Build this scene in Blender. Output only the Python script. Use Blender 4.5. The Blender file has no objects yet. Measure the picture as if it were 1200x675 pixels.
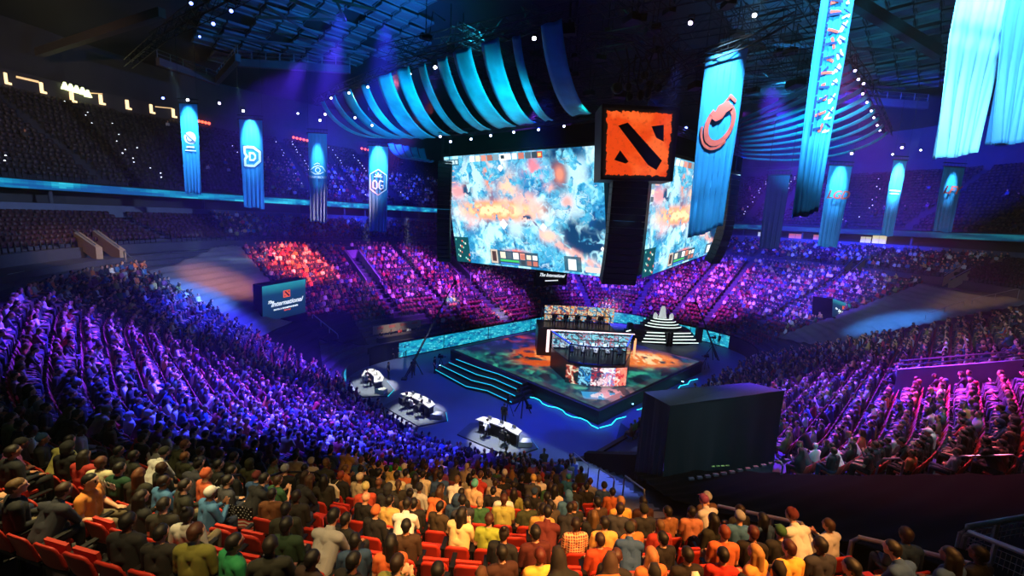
import bpy, bmesh, math, random
import numpy as np
from mathutils import Vector, Matrix
PI = math.pi
rnd = random.Random(7)
SC = bpy.context.scene
COL = SC.collection

# ------------------------------------------------------------------ camera
CAMH = 16.0; FPX = 510.0; PITCH = math.radians(9.0); ROLL = math.radians(3.0)
cp, sp, cr, sr = math.cos(PITCH), math.sin(PITCH), math.cos(ROLL), math.sin(ROLL)
DV = Vector((0, cp, -sp)); _r = Vector((1, 0, 0)); _u = Vector((0, sp, cp))
RV = _r*cr + _u*sr; UV_ = _u*cr - _r*sr
cam = bpy.data.cameras.new('camera'); camo = bpy.data.objects.new('camera', cam); COL.objects.link(camo)
cam.sensor_width = 36; cam.lens = FPX/1200*36; cam.clip_end = 500; cam.clip_start = .05
camo.matrix_world = Matrix(((RV.x, UV_.x, -DV.x, 0), (RV.y, UV_.y, -DV.y, 0), (RV.z, UV_.z, -DV.z, CAMH), (0, 0, 0, 1)))
SC.camera = camo
def ray(x, y): return FPX*DV + (x-600)*RV + (337.5-y)*UV_
def atz(x, y, z):
    d = ray(x, y); t = (z-CAMH)/d.z; return Vector((d.x*t, d.y*t, z))
def aty(x, y, Y):
    d = ray(x, y); t = Y/d.y; return Vector((d.x*t, Y, CAMH+d.z*t))
def proj(p):
    v = Vector((p[0], p[1], p[2]-CAMH)); c = v.dot(DV)
    if c < .3: return None
    return (600+FPX*v.dot(RV)/c, 337.5-FPX*v.dot(UV_)/c, c)

# ------------------------------------------------------------------ arena plan: a runs along the rink, b across it
A0, A1, B0, B1, CR = 14.7, 63.0, 14.2, 41.8, 9.0
Q = math.sqrt(.5)
def XY(a, b): return ((a-b)*Q, (a+b)*Q)
def AB(x, y): return ((x+y)*Q, (y-x)*Q)
def sdf(a, b):
    dx = abs(a-(A0+A1)/2)-(A1-A0)/2+CR; dy = abs(b-(B0+B1)/2)-(B1-B0)/2+CR
    return math.hypot(max(dx, 0), max(dy, 0))+min(max(dx, dy), 0)-CR
TREAD, RISE, Z0, NROW = .9, .432, 1.0, 22
SL = RISE/TREAD
def bz(s): return Z0+SL*s
def hit(x, y, h=0):
    d = ray(x, y).normalized(); t = 3.0
    while t < 160:
        p = Vector((d.x*t, d.y*t, CAMH+d.z*t)); a, b = AB(p.x, p.y); s = sdf(a, b)
        if p.z < (bz(s)+h if s >= 0 else 0): return p
        t += .05

# ------------------------------------------------------------------ world, view, lights
W = bpy.data.worlds.new('world'); SC.world = W; W.use_nodes = True
W.node_tree.nodes['Background'].inputs[0].default_value = (.004, .007, .05, 1)
W.node_tree.nodes['Background'].inputs[1].default_value = .5
SC.view_settings.view_transform = 'Standard'; SC.view_settings.look = 'None'
SC.view_settings.gamma = 1; SC.view_settings.exposure = .15; SC.view_settings.use_curve_mapping = False
SC.cycles.use_denoising = True; SC.cycles.max_bounces = 4; SC.cycles.diffuse_bounces = 2; SC.cycles.glossy_bounces = 2
SC.cycles.transparent_max_bounces = 8; SC.cycles.sample_clamp_indirect = 3

HAZE = .0006     # density of the stage haze
BLUE = (.035, .035, 1); VIOL = (.11, .03, 1); PURP = (.34, .05, 1); MAG = (1, .06, .9); RED = (1, .08, .03)
CYAN = (.03, .55, 1); TEAL = (0, .75, .8); WARM = (1, .62, .22); ORNG = (1, .30, .06); WHITE = (.85, .95, 1); DEEP = (.01, .04, 1)
def spot(name, src, dst, col, size, E, blend=.9, rad=.35):
    """E: wanted irradiance (W/m2) at the aim point."""
    l = bpy.data.lights.new(name, 'SPOT'); o = bpy.data.objects.new(name, l); COL.objects.link(o)
    src = Vector(src); dst = Vector(dst); d = dst-src
    l.energy = E*4*PI*PI*d.length_squared; l.color = col; l.spot_size = math.radians(size); l.spot_blend = blend
    l.shadow_soft_size = rad
    o.location = src; o.rotation_euler = d.to_track_quat('-Z', 'Y').to_euler()
    return o
def H(x, y): return hit(x, y, 1.0)
# crowd washes from the rigging (most sit on the trusses built further down; the fill lamps are added)
SPOTS = [
 # name, source, aim point, colour, cone, irradiance
 ('wash_left_a', (-12, 30, 27), H(330, 470), VIOL, 34, 15),
 ('wash_left_b', (-16, 34, 27), H(180, 420), VIOL, 36, 13),
 ('wash_left_c', (-8, 27, 27), H(430, 515), BLUE, 34, 15),
 ('wash_left_d', (-20, 38, 27), H(60, 375), VIOL, 30, 4.5),
 ('wash_left_e', (-10, 26, 27), H(260, 480), BLUE, 34, 13),
 ('wash_left_pink', (-10, 40, 28), H(45, 400), (1, .30, .32), 24, 14),
 ('house_warm_left', (-8, 8, 22), H(110, 575), (1, .78, .32), 34, 1.6),
 ('house_warm_mid', (-3, 3, 23), H(370, 620), (1, .68, .28), 36, 1.0),
 ('house_orange', (8, 3, 21), H(740, 635), (1, .40, .10), 44, 2.2),
 ('house_orange_mid', (2, 2, 21), H(590, 635), (1, .50, .16), 34, 1.6),
 ('red_spot', (-8, 46, 28), H(350, 308), (1, .12, .08), 23, 9),
 ('far_violet_a', (0, 50, 28), H(365, 345), PURP, 22, 1.2),
 ('far_violet_b', (2, 50, 28), H(480, 325), PURP, 40, 6.5),
 ('far_violet_c', (6, 54, 28), H(570, 345), PURP, 36, 6),
 ('far_violet_d', (12, 56, 28), H(720, 340), VIOL, 44, 9),
 ('far_violet_e', (18, 54, 28), H(830, 340), PURP, 38, 7.5),
 ('far_violet_f', (22, 50, 28), H(950, 345), VIOL, 34, 8),
 ('far_blue_g', (16, 56, 28), H(900, 315), BLUE, 56, 3),
 ('right_violet_a', (18, 34, 27), H(960, 470), VIOL, 44, 15),
 ('right_violet_b', (22, 34, 27), H(1070, 425), PURP, 38, 10),
 ('right_magenta', (18, 28, 27), H(1150, 450), MAG, 24, 12),
 ('right_magenta_top', (26, 38, 27), H(1160, 385), MAG, 24, 5),
 ('right_red', (16, 24, 27), H(1060, 520), (1, .15, .25), 36, 1.3),
 ('aisle_blue', (10, 30, 27), hit(700, 570), (.10, .16, 1), 20, 1.6),
 ('floor_blue_a', (2, 36, 26), (-2, 35, 0), DEEP, 70, .9),
 ('floor_blue_b', (22, 44, 26), (24, 48, 0), DEEP, 64, 1.2),
 ('floor_blue_c', (10, 34, 26), (6, 30, 0), DEEP, 50, .9),
 ('drape_brown', (-14, 42, 28), H(262, 325), (1, .36, .14), 20, 2.2),
 ('drape_blue', (-10, 40, 28), H(235, 345), (.10, .28, 1), 16, 4.5),
 ('drape_right_blue', (30, 44, 28), H(1045, 375), (.04, .3, 1), 24, 4),
 ('drape_right_warm', (34, 40, 28), H(1150, 345), (1, .55, .15), 26, .4),
 ('cover_blue', (14, 30, 27), hit(890, 575), (.05, .12, 1), 18, 0.5),
 ('cover_red', (22, 26, 27), hit(1100, 560), (.7, .1, .5), 22, 0.15),
 ('box_back_teal', (6, 6, 18), (10, 18.8, 6), (.05, .5, .7), 40, .22),
 ('upper_blue_l', (-14, 48, 30), aty(410, 215, 85), (.03, .05, 1), 46, 3.5),
 ('upper_blue_r', (30, 54, 30), aty(1040, 225, 80), (.02, .03, 1), 60, 4.5),
 ('upper_violet_r', (26, 54, 30), aty(925, 230, 90), (.35, .02, 1), 24, 1.8),
 ('upper_warm_l', (-34, 20, 26), aty(90, 105, 60), (1, .6, .3), 50, .12),
 ('walk_warm_l', (-18, 26, 25), H(110, 290), (1, .6, .25), 22, .5),
 ('fascia_l', (-10, 34, 22), aty(90, 258, 45), (.35, .5, 1), 60, .5),  # added weak fill to lift the concrete band, no fixture there
 ('floor_front_blue', (4, 40, 26), H(560, 520), BLUE, 22, 3.0),
 ('banner_flood_a', (5, 5, 23), aty(1140, 60, 14), (.7, .95, 1), 40, 5),  # added fill from the camera side to brighten the pale banners, no fixture
 ('banner_flood_b', (2, 6, 24), aty(965, 90, 17), (.4, .8, 1), 30, 4),  # added fill in front of the lettered banner, no fixture
 ('haze_beam_a', aty(588, 312, 50), H(586, 365), (.9, .85, 1), 12, 7),
 ('haze_beam_b', aty(548, 318, 50), H(530, 352), (.9, .85, 1), 12, 5),
 ('haze_beam_c', aty(744, 330, 50), H(715, 362), (.9, .8, 1), 12, 5),
 ('wash_left_f', (-6, 34, 27), H(350, 420), VIOL, 24, 9),
 ('wash_left_g', (-12, 38, 27), H(250, 370), BLUE, 24, 8),
 ('table_light', (-8, 40, 20), aty(464, 392, 48.5), (1, .9, .75), 12, 1.6),  # added fill so the officials' table is not lost in the dark
 ('crew_light', (2, 34, 18), atz(462, 420, .5), (.7, .8, 1), 11, 1.0),  # added fill so the seated crew can be made out
 ('roof_blue_l', (-10, 50, 30), (-22, 62, 41), (.02, .18, 1), 100, 1.3),
 ('roof_teal_c', (-4, 40, 30), (-10, 50, 41), (.02, .6, .8), 80, 1.0),
 ('roof_blue_r', (26, 46, 30), (34, 62, 41), (.02, .28, .6), 100, 1.0),
 ('swag_teal_l', (2, 27, 19), (-6, 36, 26), (0, .75, .85), 70, 1.5),
 ('swag_teal_l2', (-8, 30, 21), (-12, 42, 25.5), (.0, .55, .95), 60, 1.6),
 ('swag_blue_l', (-14, 40, 22), (-12, 43, 25.5), (.02, .35, 1), 90, 2.0),
 ('swag_green_l', (4, 29, 22), (5, 32, 25), (0, .9, .6), 30, 3.0),
 ('swag_teal_r', (22, 34, 20), (28, 42, 25), (.0, .62, .8), 70, 3.4),
]
for n, s, d, c, sz, e in SPOTS: spot(n, s, d, c, sz, e)

# ------------------------------------------------------------------ materials
def lin(c):
    if isinstance(c, str):
        c = c.lstrip('#'); c = tuple(int(c[i:i+2], 16)/255 for i in (0, 2, 4))
    return tuple((v/12.92 if v <= .04045 else ((v+.055)/1.055)**2.4) for v in c)
_M = {}
def mat(name, color='#808080', rough=.7, metal=0, emit=0, noise=.15, scale=6, bump=0, attr=None, objcol=False, subs=0, coat=0):
    if name in _M: return _M[name]
    m = bpy.data.materials.new(name); m.use_nodes = True; nt = m.node_tree; N = nt.nodes; L = nt.links
    b = N['Principled BSDF']; b.inputs['Roughness'].default_value = rough; b.inputs['Metallic'].default_value = metal
    c = lin(color)
    tc = N.new('ShaderNodeTexCoord'); nz = N.new('ShaderNodeTexNoise'); nz.inputs['Scale'].default_value = scale
    nz.inputs['Detail'].default_value = 4; L.new(tc.outputs['Object'], nz.inputs['Vector'])
    mr = N.new('ShaderNodeMapRange'); mr.inputs['To Min'].default_value = 1-noise; mr.inputs['To Max'].default_value = 1+noise
    L.new(nz.outputs['Fac'], mr.inputs['Value'])
    mx = N.new('ShaderNodeVectorMath'); mx.operation = 'SCALE'
    if attr:
        at = N.new('ShaderNodeAttribute'); at.attribute_name = attr; L.new(at.outputs['Color'], mx.inputs[0])
    elif objcol:
        oi = N.new('ShaderNodeObjectInfo'); L.new(oi.outputs['Color'], mx.inputs[0])
    else: mx.inputs[0].default_value = c
    L.new(mr.outputs[0], mx.inputs['Scale']); L.new(mx.outputs[0], b.inputs['Base Color'])
    if emit:
        L.new(mx.outputs[0], b.inputs['Emission Color']); b.inputs['Emission Strength'].default_value = emit
        if emit and not objcol and attr is None: pass
    if bump:
        bp = N.new('ShaderNodeBump'); bp.inputs['Strength'].default_value = bump; L.new(nz.outputs['Fac'], bp.inputs['Height'])
        L.new(bp.outputs[0], b.inputs['Normal'])
    if subs: b.inputs['Subsurface Weight'].default_value = subs
    if coat: b.inputs['Coat Weight'].default_value = coat
    _M[name] = m; return m
def led(name, strength=1.0):
    """screen that shows the painted colour attribute"""
    if name in _M: return _M[name]
    m = bpy.data.materials.new(name); m.use_nodes = True; nt = m.node_tree; N = nt.nodes; L = nt.links
    b = N['Principled BSDF']; b.inputs['Base Color'].default_value = (.01, .01, .01, 1); b.inputs['Roughness'].default_value = .4
    at = N.new('ShaderNodeAttribute'); at.attribute_name = 'pix'
    L.new(at.outputs['Color'], b.inputs['Emission Color']); b.inputs['Emission Strength'].default_value = strength
    _M[name] = m; return m
def glow(name, color, strength):
    if name in _M: return _M[name]
    m = bpy.data.materials.new(name); m.use_nodes = True; b = m.node_tree.nodes['Principled BSDF']
    c = lin(color); b.inputs['Base Color'].default_value = (*c, 1); b.inputs['Emission Color'].default_value = (*c, 1)
    b.inputs['Emission Strength'].default_value = strength; _M[name] = m; return m
def glassmat():
    if 'clear_glass' in _M: return _M['clear_glass']
    m = bpy.data.materials.new('clear_glass'); m.use_nodes = True; nt = m.node_tree; N = nt.nodes; L = nt.links
    N.remove(N['Principled BSDF']); o = N['Material Output']
    t = N.new('ShaderNodeBsdfTransparent'); t.inputs[0].default_value = (.85, .92, .95, 1)
    g = N.new('ShaderNodeBsdfGlossy'); g.inputs['Roughness'].default_value = .05
    f = N.new('ShaderNodeFresnel'); f.inputs[0].default_value = 1.45
    x = N.new('ShaderNodeMixShader'); L.new(f.outputs[0], x.inputs[0]); L.new(t.outputs[0], x.inputs[1]); L.new(g.outputs[0], x.inputs[2])
    L.new(x.outputs[0], o.inputs[0]); _M['clear_glass'] = m; return m

# ------------------------------------------------------------------ mesh builder
class MB:
    def __init__(s): s.v = []; s.f = []; s.m = []; s.k = 0
    def mat(s, k): s.k = k; return s
    def add(s, vs, fs):
        n = len(s.v); s.v += [tuple(v) for v in vs]; s.f += [tuple(i+n for i in f) for f in fs]; s.m += [s.k]*len(fs); return s
    def box(s, c, d, rz=0, M=None):
        c = Vector(c); hx, hy, hz = d[0]/2, d[1]/2, d[2]/2
        R = M if M is not None else Matrix.Rotation(rz, 3, 'Z')
        vs = [c+R@Vector((x*hx, y*hy, z*hz)) for x in (-1, 1) for y in (-1, 1) for z in (-1, 1)]
        return s.add(vs, [(0, 1, 3, 2), (4, 6, 7, 5), (0, 4, 5, 1), (2, 3, 7, 6), (0, 2, 6, 4), (1, 5, 7, 3)])
    def hexa(s, lo, hi):   # lo: 4 bottom pts, hi: 4 top pts (same winding)
        return s.add(list(lo)+list(hi), [(3, 2, 1, 0), (4, 5, 6, 7)]+[(i, (i+1) % 4, (i+1) % 4+4, i+4) for i in range(4)])
    def tube(s, pts, r, n=6, cap=True):
        pts = [Vector(p) for p in pts]; rings = []
        rr = r if isinstance(r, (list, tuple)) else [r]*len(pts)
        for i, p in enumerate(pts):
            d = (pts[min(i+1, len(pts)-1)]-pts[max(i-1, 0)])
            if d.length < 1e-6: d = Vector((0, 0, 1))
            d.normalize(); x = d.cross(Vector((0, 0, 1)) if abs(d.z) < .95 else Vector((1, 0, 0))).normalized(); y = d.cross(x)
            rings.append([p+(x*math.cos(2*PI*k/n)+y*math.sin(2*PI*k/n))*rr[i] for k in range(n)])
        vs = [v for rg in rings for v in rg]; fs = []
        for i in range(len(rings)-1):
            for k in range(n): fs.append((i*n+k, i*n+(k+1) % n, (i+1)*n+(k+1) % n, (i+1)*n+k))
        if cap: fs += [tuple(range(n))[::-1], tuple((len(rings)-1)*n+k for k in range(n))]
        return s.add(vs, fs)
    def ell(s, c, r, n=12, m=8, M=None):
        c = Vector(c); vs = []; fs = []
        if not isinstance(r, (tuple, list)): r = (r, r, r)
        for i in range(m+1):
            t = PI*i/m
            for k in range(n):
                a = 2*PI*k/n; v = Vector((r[0]*math.sin(t)*math.cos(a), r[1]*math.sin(t)*math.sin(a), r[2]*math.cos(t)))
                vs.append(c+(M@v if M is not None else v))
        for i in range(m):
            for k in range(n): fs.append((i*n+k, (i+1)*n+k, (i+1)*n+(k+1) % n, i*n+(k+1) % n))
        return s.add(vs, fs)
    def poly(s, pts, n, depth):   # flat outline pts extruded by depth along n
        pts = [Vector(p) for p in pts]; n = Vector(n).normalized()*depth; k = len(pts)
        return s.add(pts+[p+n for p in pts], [tuple(range(k))[::-1], tuple(range(k, 2*k))]+[(i, (i+1) % k, (i+1) % k+k, i+k) for i in range(k)])
    def build(s, name, mats, parent=None, smooth=False, link=True):
        me = bpy.data.meshes.new(name); me.from_pydata(s.v, [], s.f)
        if not isinstance(mats, (list, tuple)): mats = [mats]
        for m in mats: me.materials.append(m)
        if len(mats) > 1: me.polygons.foreach_set('material_index', s.m)
        if smooth: me.polygons.foreach_set('use_smooth', [True]*len(me.polygons))
        me.validate(); me.update()
        return obj(name, me, parent)
def obj(name, me, parent=None):
    o = bpy.data.objects.new(name, me); COL.objects.link(o)
    if parent is not None:
        o.parent = parent; o.matrix_parent_inverse = WORLD_INV.get(parent.name, Matrix.Identity(4))
    return o
WORLD_INV = {}
def tag(o, label, cat, group=None, kind=None):
    o['label'] = label; o['category'] = cat
    if group: o['group'] = group
    o['kind'] = kind or 'thing'
    return o
def struct(o): o['kind'] = 'structure'; return o
def empty(name, loc, label, cat, group=None, rz=0, world=True):
    """Empty at the thing's base; world=True: parts are given in world coordinates"""
    o = bpy.data.objects.new(name, None); COL.objects.link(o); o.empty_display_size = .2
    o.location = loc; o.rotation_euler = (0, 0, rz); tag(o, label, cat, group)
    if world: WORLD_INV[o.name] = (Matrix.Translation(loc) @ Matrix.Rotation(rz, 4, 'Z')).inverted()
    return o
def grid_mesh(name, P, colors=None, material=None, parent=None, smooth=False, thick=None):
    """P: (ny+1, nx+1, 3) vertices; colors (ny, nx, 3) linear per cell"""
    ny, nx = P.shape[0]-1, P.shape[1]-1
    V = P.reshape(-1, 3); i = np.arange(ny)[:, None]*(nx+1)+np.arange(nx)[None]
    F = np.stack([i, i+1, i+nx+2, i+nx+1], -1).reshape(-1, 4)
    me = bpy.data.meshes.new(name); me.from_pydata(V.tolist(), [], F.tolist())
    if colors is not None:
        at = me.color_attributes.new('pix', 'FLOAT_COLOR', 'CORNER')
        c = np.concatenate([colors.reshape(-1, 3), np.ones((ny*nx, 1))], 1).astype(np.float32)
        at.data.foreach_set('color', np.repeat(c, 4, 0).ravel())
    if material: me.materials.append(material)
    if smooth: me.polygons.foreach_set('use_smooth', [True]*len(me.polygons))
    me.update(); return obj(name, me, parent)
# numpy value noise
def vnoise(x, y, seed=0):
    xi = np.floor(x).astype(int); yi = np.floor(y).astype(int); xf = x-xi; yf = y-yi
    def h(a, b): 
        n = (a*374761393+b*668265263+seed*974711) & 0xffffffff
        n = ((n ^ (n >> 13))*1274126177) & 0xffffffff
        return ((n ^ (n >> 16)) & 0xffff)/65535.
    u = xf*xf*(3-2*xf); v = yf*yf*(3-2*yf)
    return (h(xi, yi)*(1-u)+h(xi+1, yi)*u)*(1-v)+(h(xi, yi+1)*(1-u)+h(xi+1, yi+1)*u)*v
def fbm(x, y, o=4, seed=0):
    r = 0; a = .5; t = 0
    for k in range(o): r = r+a*vnoise(x*2**k, y*2**k, seed+k*17); t += a; a *= .5
    return r/t
def mixc(base, col, w):
    w = np.clip(w, 0, 1)[..., None]; return base*(1-w)+np.array(lin(col))*w

# ------------------------------------------------------------------ perimeter frames
LS1 = (B1-CR)-(B0+CR); LS2 = (A1-CR)-(A0+CR); LA = CR*PI/2
SEG = [('s', (A0, B0+CR), (0, 1), (-1, 0), LS1), ('a', (A0+CR, B1-CR), 180, 90, LA), ('s', (A0+CR, B1), (1, 0), (0, 1), LS2),
       ('a', (A1-CR, B1-CR), 90, 0, LA), ('s', (A1, B1-CR), (0, -1), (1, 0), LS1), ('a', (A1-CR, B0+CR), 0, -90, LA),
       ('s', (A1-CR, B0), (-1, 0), (0, -1), LS2), ('a', (A0+CR, B0+CR), -90, -180, LA)]
UTOT = sum(s[4] for s in SEG)
def frame_seg(sg, t, s):
    """t: 0..1 on the segment; returns (a, b, na, nb)"""
    if sg[0] == 's':
        (a, b), d, n, l = sg[1:]
        return a+d[0]*l*t+n[0]*s, b+d[1]*l*t+n[1]*s, n[0], n[1]
    c, a0, a1, l = sg[1:]; th = math.radians(a0+(a1-a0)*t)
    return c[0]+(CR+s)*math.cos(th), c[1]+(CR+s)*math.sin(th), math.cos(th), math.sin(th)
def frame(U, s):
    U %= UTOT
    for sg in SEG:
        if U <= sg[4]: return frame_seg(sg, U/sg[4], s)
        U -= sg[4]
    return frame_seg(SEG[-1], 1, s)
def P3(U, s, z):
    a, b, _, _ = frame(U, s); x, y = XY(a, b); return Vector((x, y, z))
def sweep(name, prof, U0, U1, material, step=1.2, close=False, parent=None):
    n = max(2, int((U1-U0)/step)); mb = MB(); m = len(prof)
    for i in range(n+1):
        for s, z in prof: mb.v.append(tuple(P3(U0+(U1-U0)*i/n, s, z)))
    for i in range(n):
        for j in range(m if close else m-1):
            k = (j+1) % m
            mb.f.append((i*m+j, i*m+k, (i+1)*m+k, (i+1)*m+j)); mb.m.append(0)
    return mb.build(name, material, parent)

CONC = mat('concrete', '#4a4a50', .85, noise=.25, scale=1.5, bump=.1)
DARKC = mat('dark_concrete', '#2a2a2e', .9, noise=.25, scale=1.5)
def dull(m):
    m.node_tree.nodes['Principled BSDF'].inputs['Specular IOR Level'].default_value = .08; return m
BLACK = dull(mat('black_drape', '#0b0b0d', .9, noise=.3, scale=1.2, bump=.2))
BLK = mat('black_metal', '#101114', .45, .3)
STEEL = mat('rail_steel', '#8b8f94', .35, .8)
ALU = mat('truss_aluminium', '#30343a', .4, .8)
UFULL0, UFULL1 = -14.1, 92+30.3+2   # whole ring except the corner behind the camera's back is still built
# ---- structure: floor
mb = MB(); n = 96
mb.add([P3(UTOT*i/n, .05, 0) for i in range(n)], [tuple(range(n))]); fl = struct(mb.build('floor', mat('arena_floor', '#5a6076', .55, noise=.2, scale=.4)))
# stepped terraces of the lower bowl
prof = [(0, 0), (0, Z0+RISE*.5)]
for k in range(NROW):
    z = Z0+RISE*(k+.5); prof += [(k*TREAD+.02, z), ((k+1)*TREAD+.02, z)]
ZW = Z0+RISE*(NROW+.5)          # walkway level
SW = NROW*TREAD
prof += [(SW+.04, ZW), (SW+2.4, ZW)]
ZC = ZW+.9
for k in range(8): prof += [(SW+2.42+k*.9, ZC+k*.3), (SW+2.42+(k+1)*.9, ZC+k*.3)]
SB = SW+2.42+7.2; ZB = ZC+7*.3
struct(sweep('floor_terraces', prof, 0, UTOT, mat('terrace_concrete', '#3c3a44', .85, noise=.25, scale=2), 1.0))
# concrete fascia band over the club rows, dark suites behind, ribbon, upper deck
struct(sweep('trim_1', [(SB+.3, ZB+.2), (SB+.3, ZB+1.45), (SB+.7, ZB+1.45), (SB+.7, ZB+.2)], 0, UTOT, mat('fascia_concrete', '#5a5f6e', .8, noise=.2, scale=1), 1.2, True))
struct(sweep('wall_suites', [(SB, ZB), (SB+3.2, ZB+.1), (SB+3.4, 17.0)], 0, UTOT, mat('suite_wall', '#33302f', .8, noise=.4, scale=.5)))
ZR = 16.55
struct(sweep('trim_2', [(SB+.2, ZR-.12), (SB+.2, ZR+.85), (SB+3.4, ZR+.85), (SB+3.4, ZR-.12)], 0, UTOT, DARKC, 1.2, True))
ZU = ZR+.9; NU = 20
pu = [(SB+.6, ZU)]
for k in range(NU): pu += [(SB+.6+k*.85, ZU+k*.53), (SB+.6+(k+1)*.85, ZU+k*.53)]
SU = SB+.6+NU*.85; ZT = ZU+NU*.53
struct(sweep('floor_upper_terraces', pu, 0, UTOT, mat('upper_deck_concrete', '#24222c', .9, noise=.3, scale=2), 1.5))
struct(sweep('wall_concourse', [(SU, ZT-.5), (SU, ZT+2.2), (SU+3, ZT+2.6), (SU+3.5, ZT+9)], 0, UTOT, mat('concourse_wall', '#3b3a40', .85, noise=.3, scale=.6), 2))

# ---- ribbon display
def ribbon():
    root = empty('ribbon_display', P3(30, SB+.2, ZR), 'thin cyan LED ribbon running all round the upper deck edge', 'display')
    n = 900; P = np.zeros((5, n+1, 3))
    for i in range(n+1):
        U = UTOT*i/n
        for j in range(5):
            P[j, i] = P3(U, SB-.02, ZR-.08+.78*j/4)
    uu = (np.arange(n)/n*180)[None].repeat(4, 0); vv = np.arange(4)[:, None].repeat(n, 1)*.5
    f = fbm(uu, vv, 3, 5); c = np.zeros((4, n, 3))+np.array(lin('#0a86b4'))
    c = mixc(c, '#0b4f94', (f-.45)*4); c = mixc(c, '#35c8e0', (.42-f)*5)
    fall = fbm(uu*.06, vv*0, 2, 9)
    k0 = (np.arange(n)/n*UTOT)[None, :, None]
    dim = np.where((k0 > 55) & (k0 < 130), .22, 1.0)
    grid_mesh('screen_face', P, c*dim, led('led_ribbon', 1.0), root)
    sweep('screen_edge', [(SB+.0, ZR+.70), (SB-.06, ZR+.76), (SB+.2, ZR+.8)], 0, UTOT, BLK, 1.5, True, root)
ribbon()

# ---- suite pillars (counted, in view)
pill = None
for i in range(34):
    U = 3+i*3.6
    a, b, na, nb = frame(U, SB+.9); x, y = XY(a, b)
    p = proj((x, y, 15))
    if not p or p[0] < -60 or p[0] > 1260: continue
    mbp = MB().tube([(x, y, ZB+.1), (x, y, ZR-.1)], .16, 10)
    o = mbp.build('pillar', CONC); tag(o, 'round concrete pillar holding up the ribbon edge in front of the suites', 'pillar', 'pillars in front of the suites')

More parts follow.
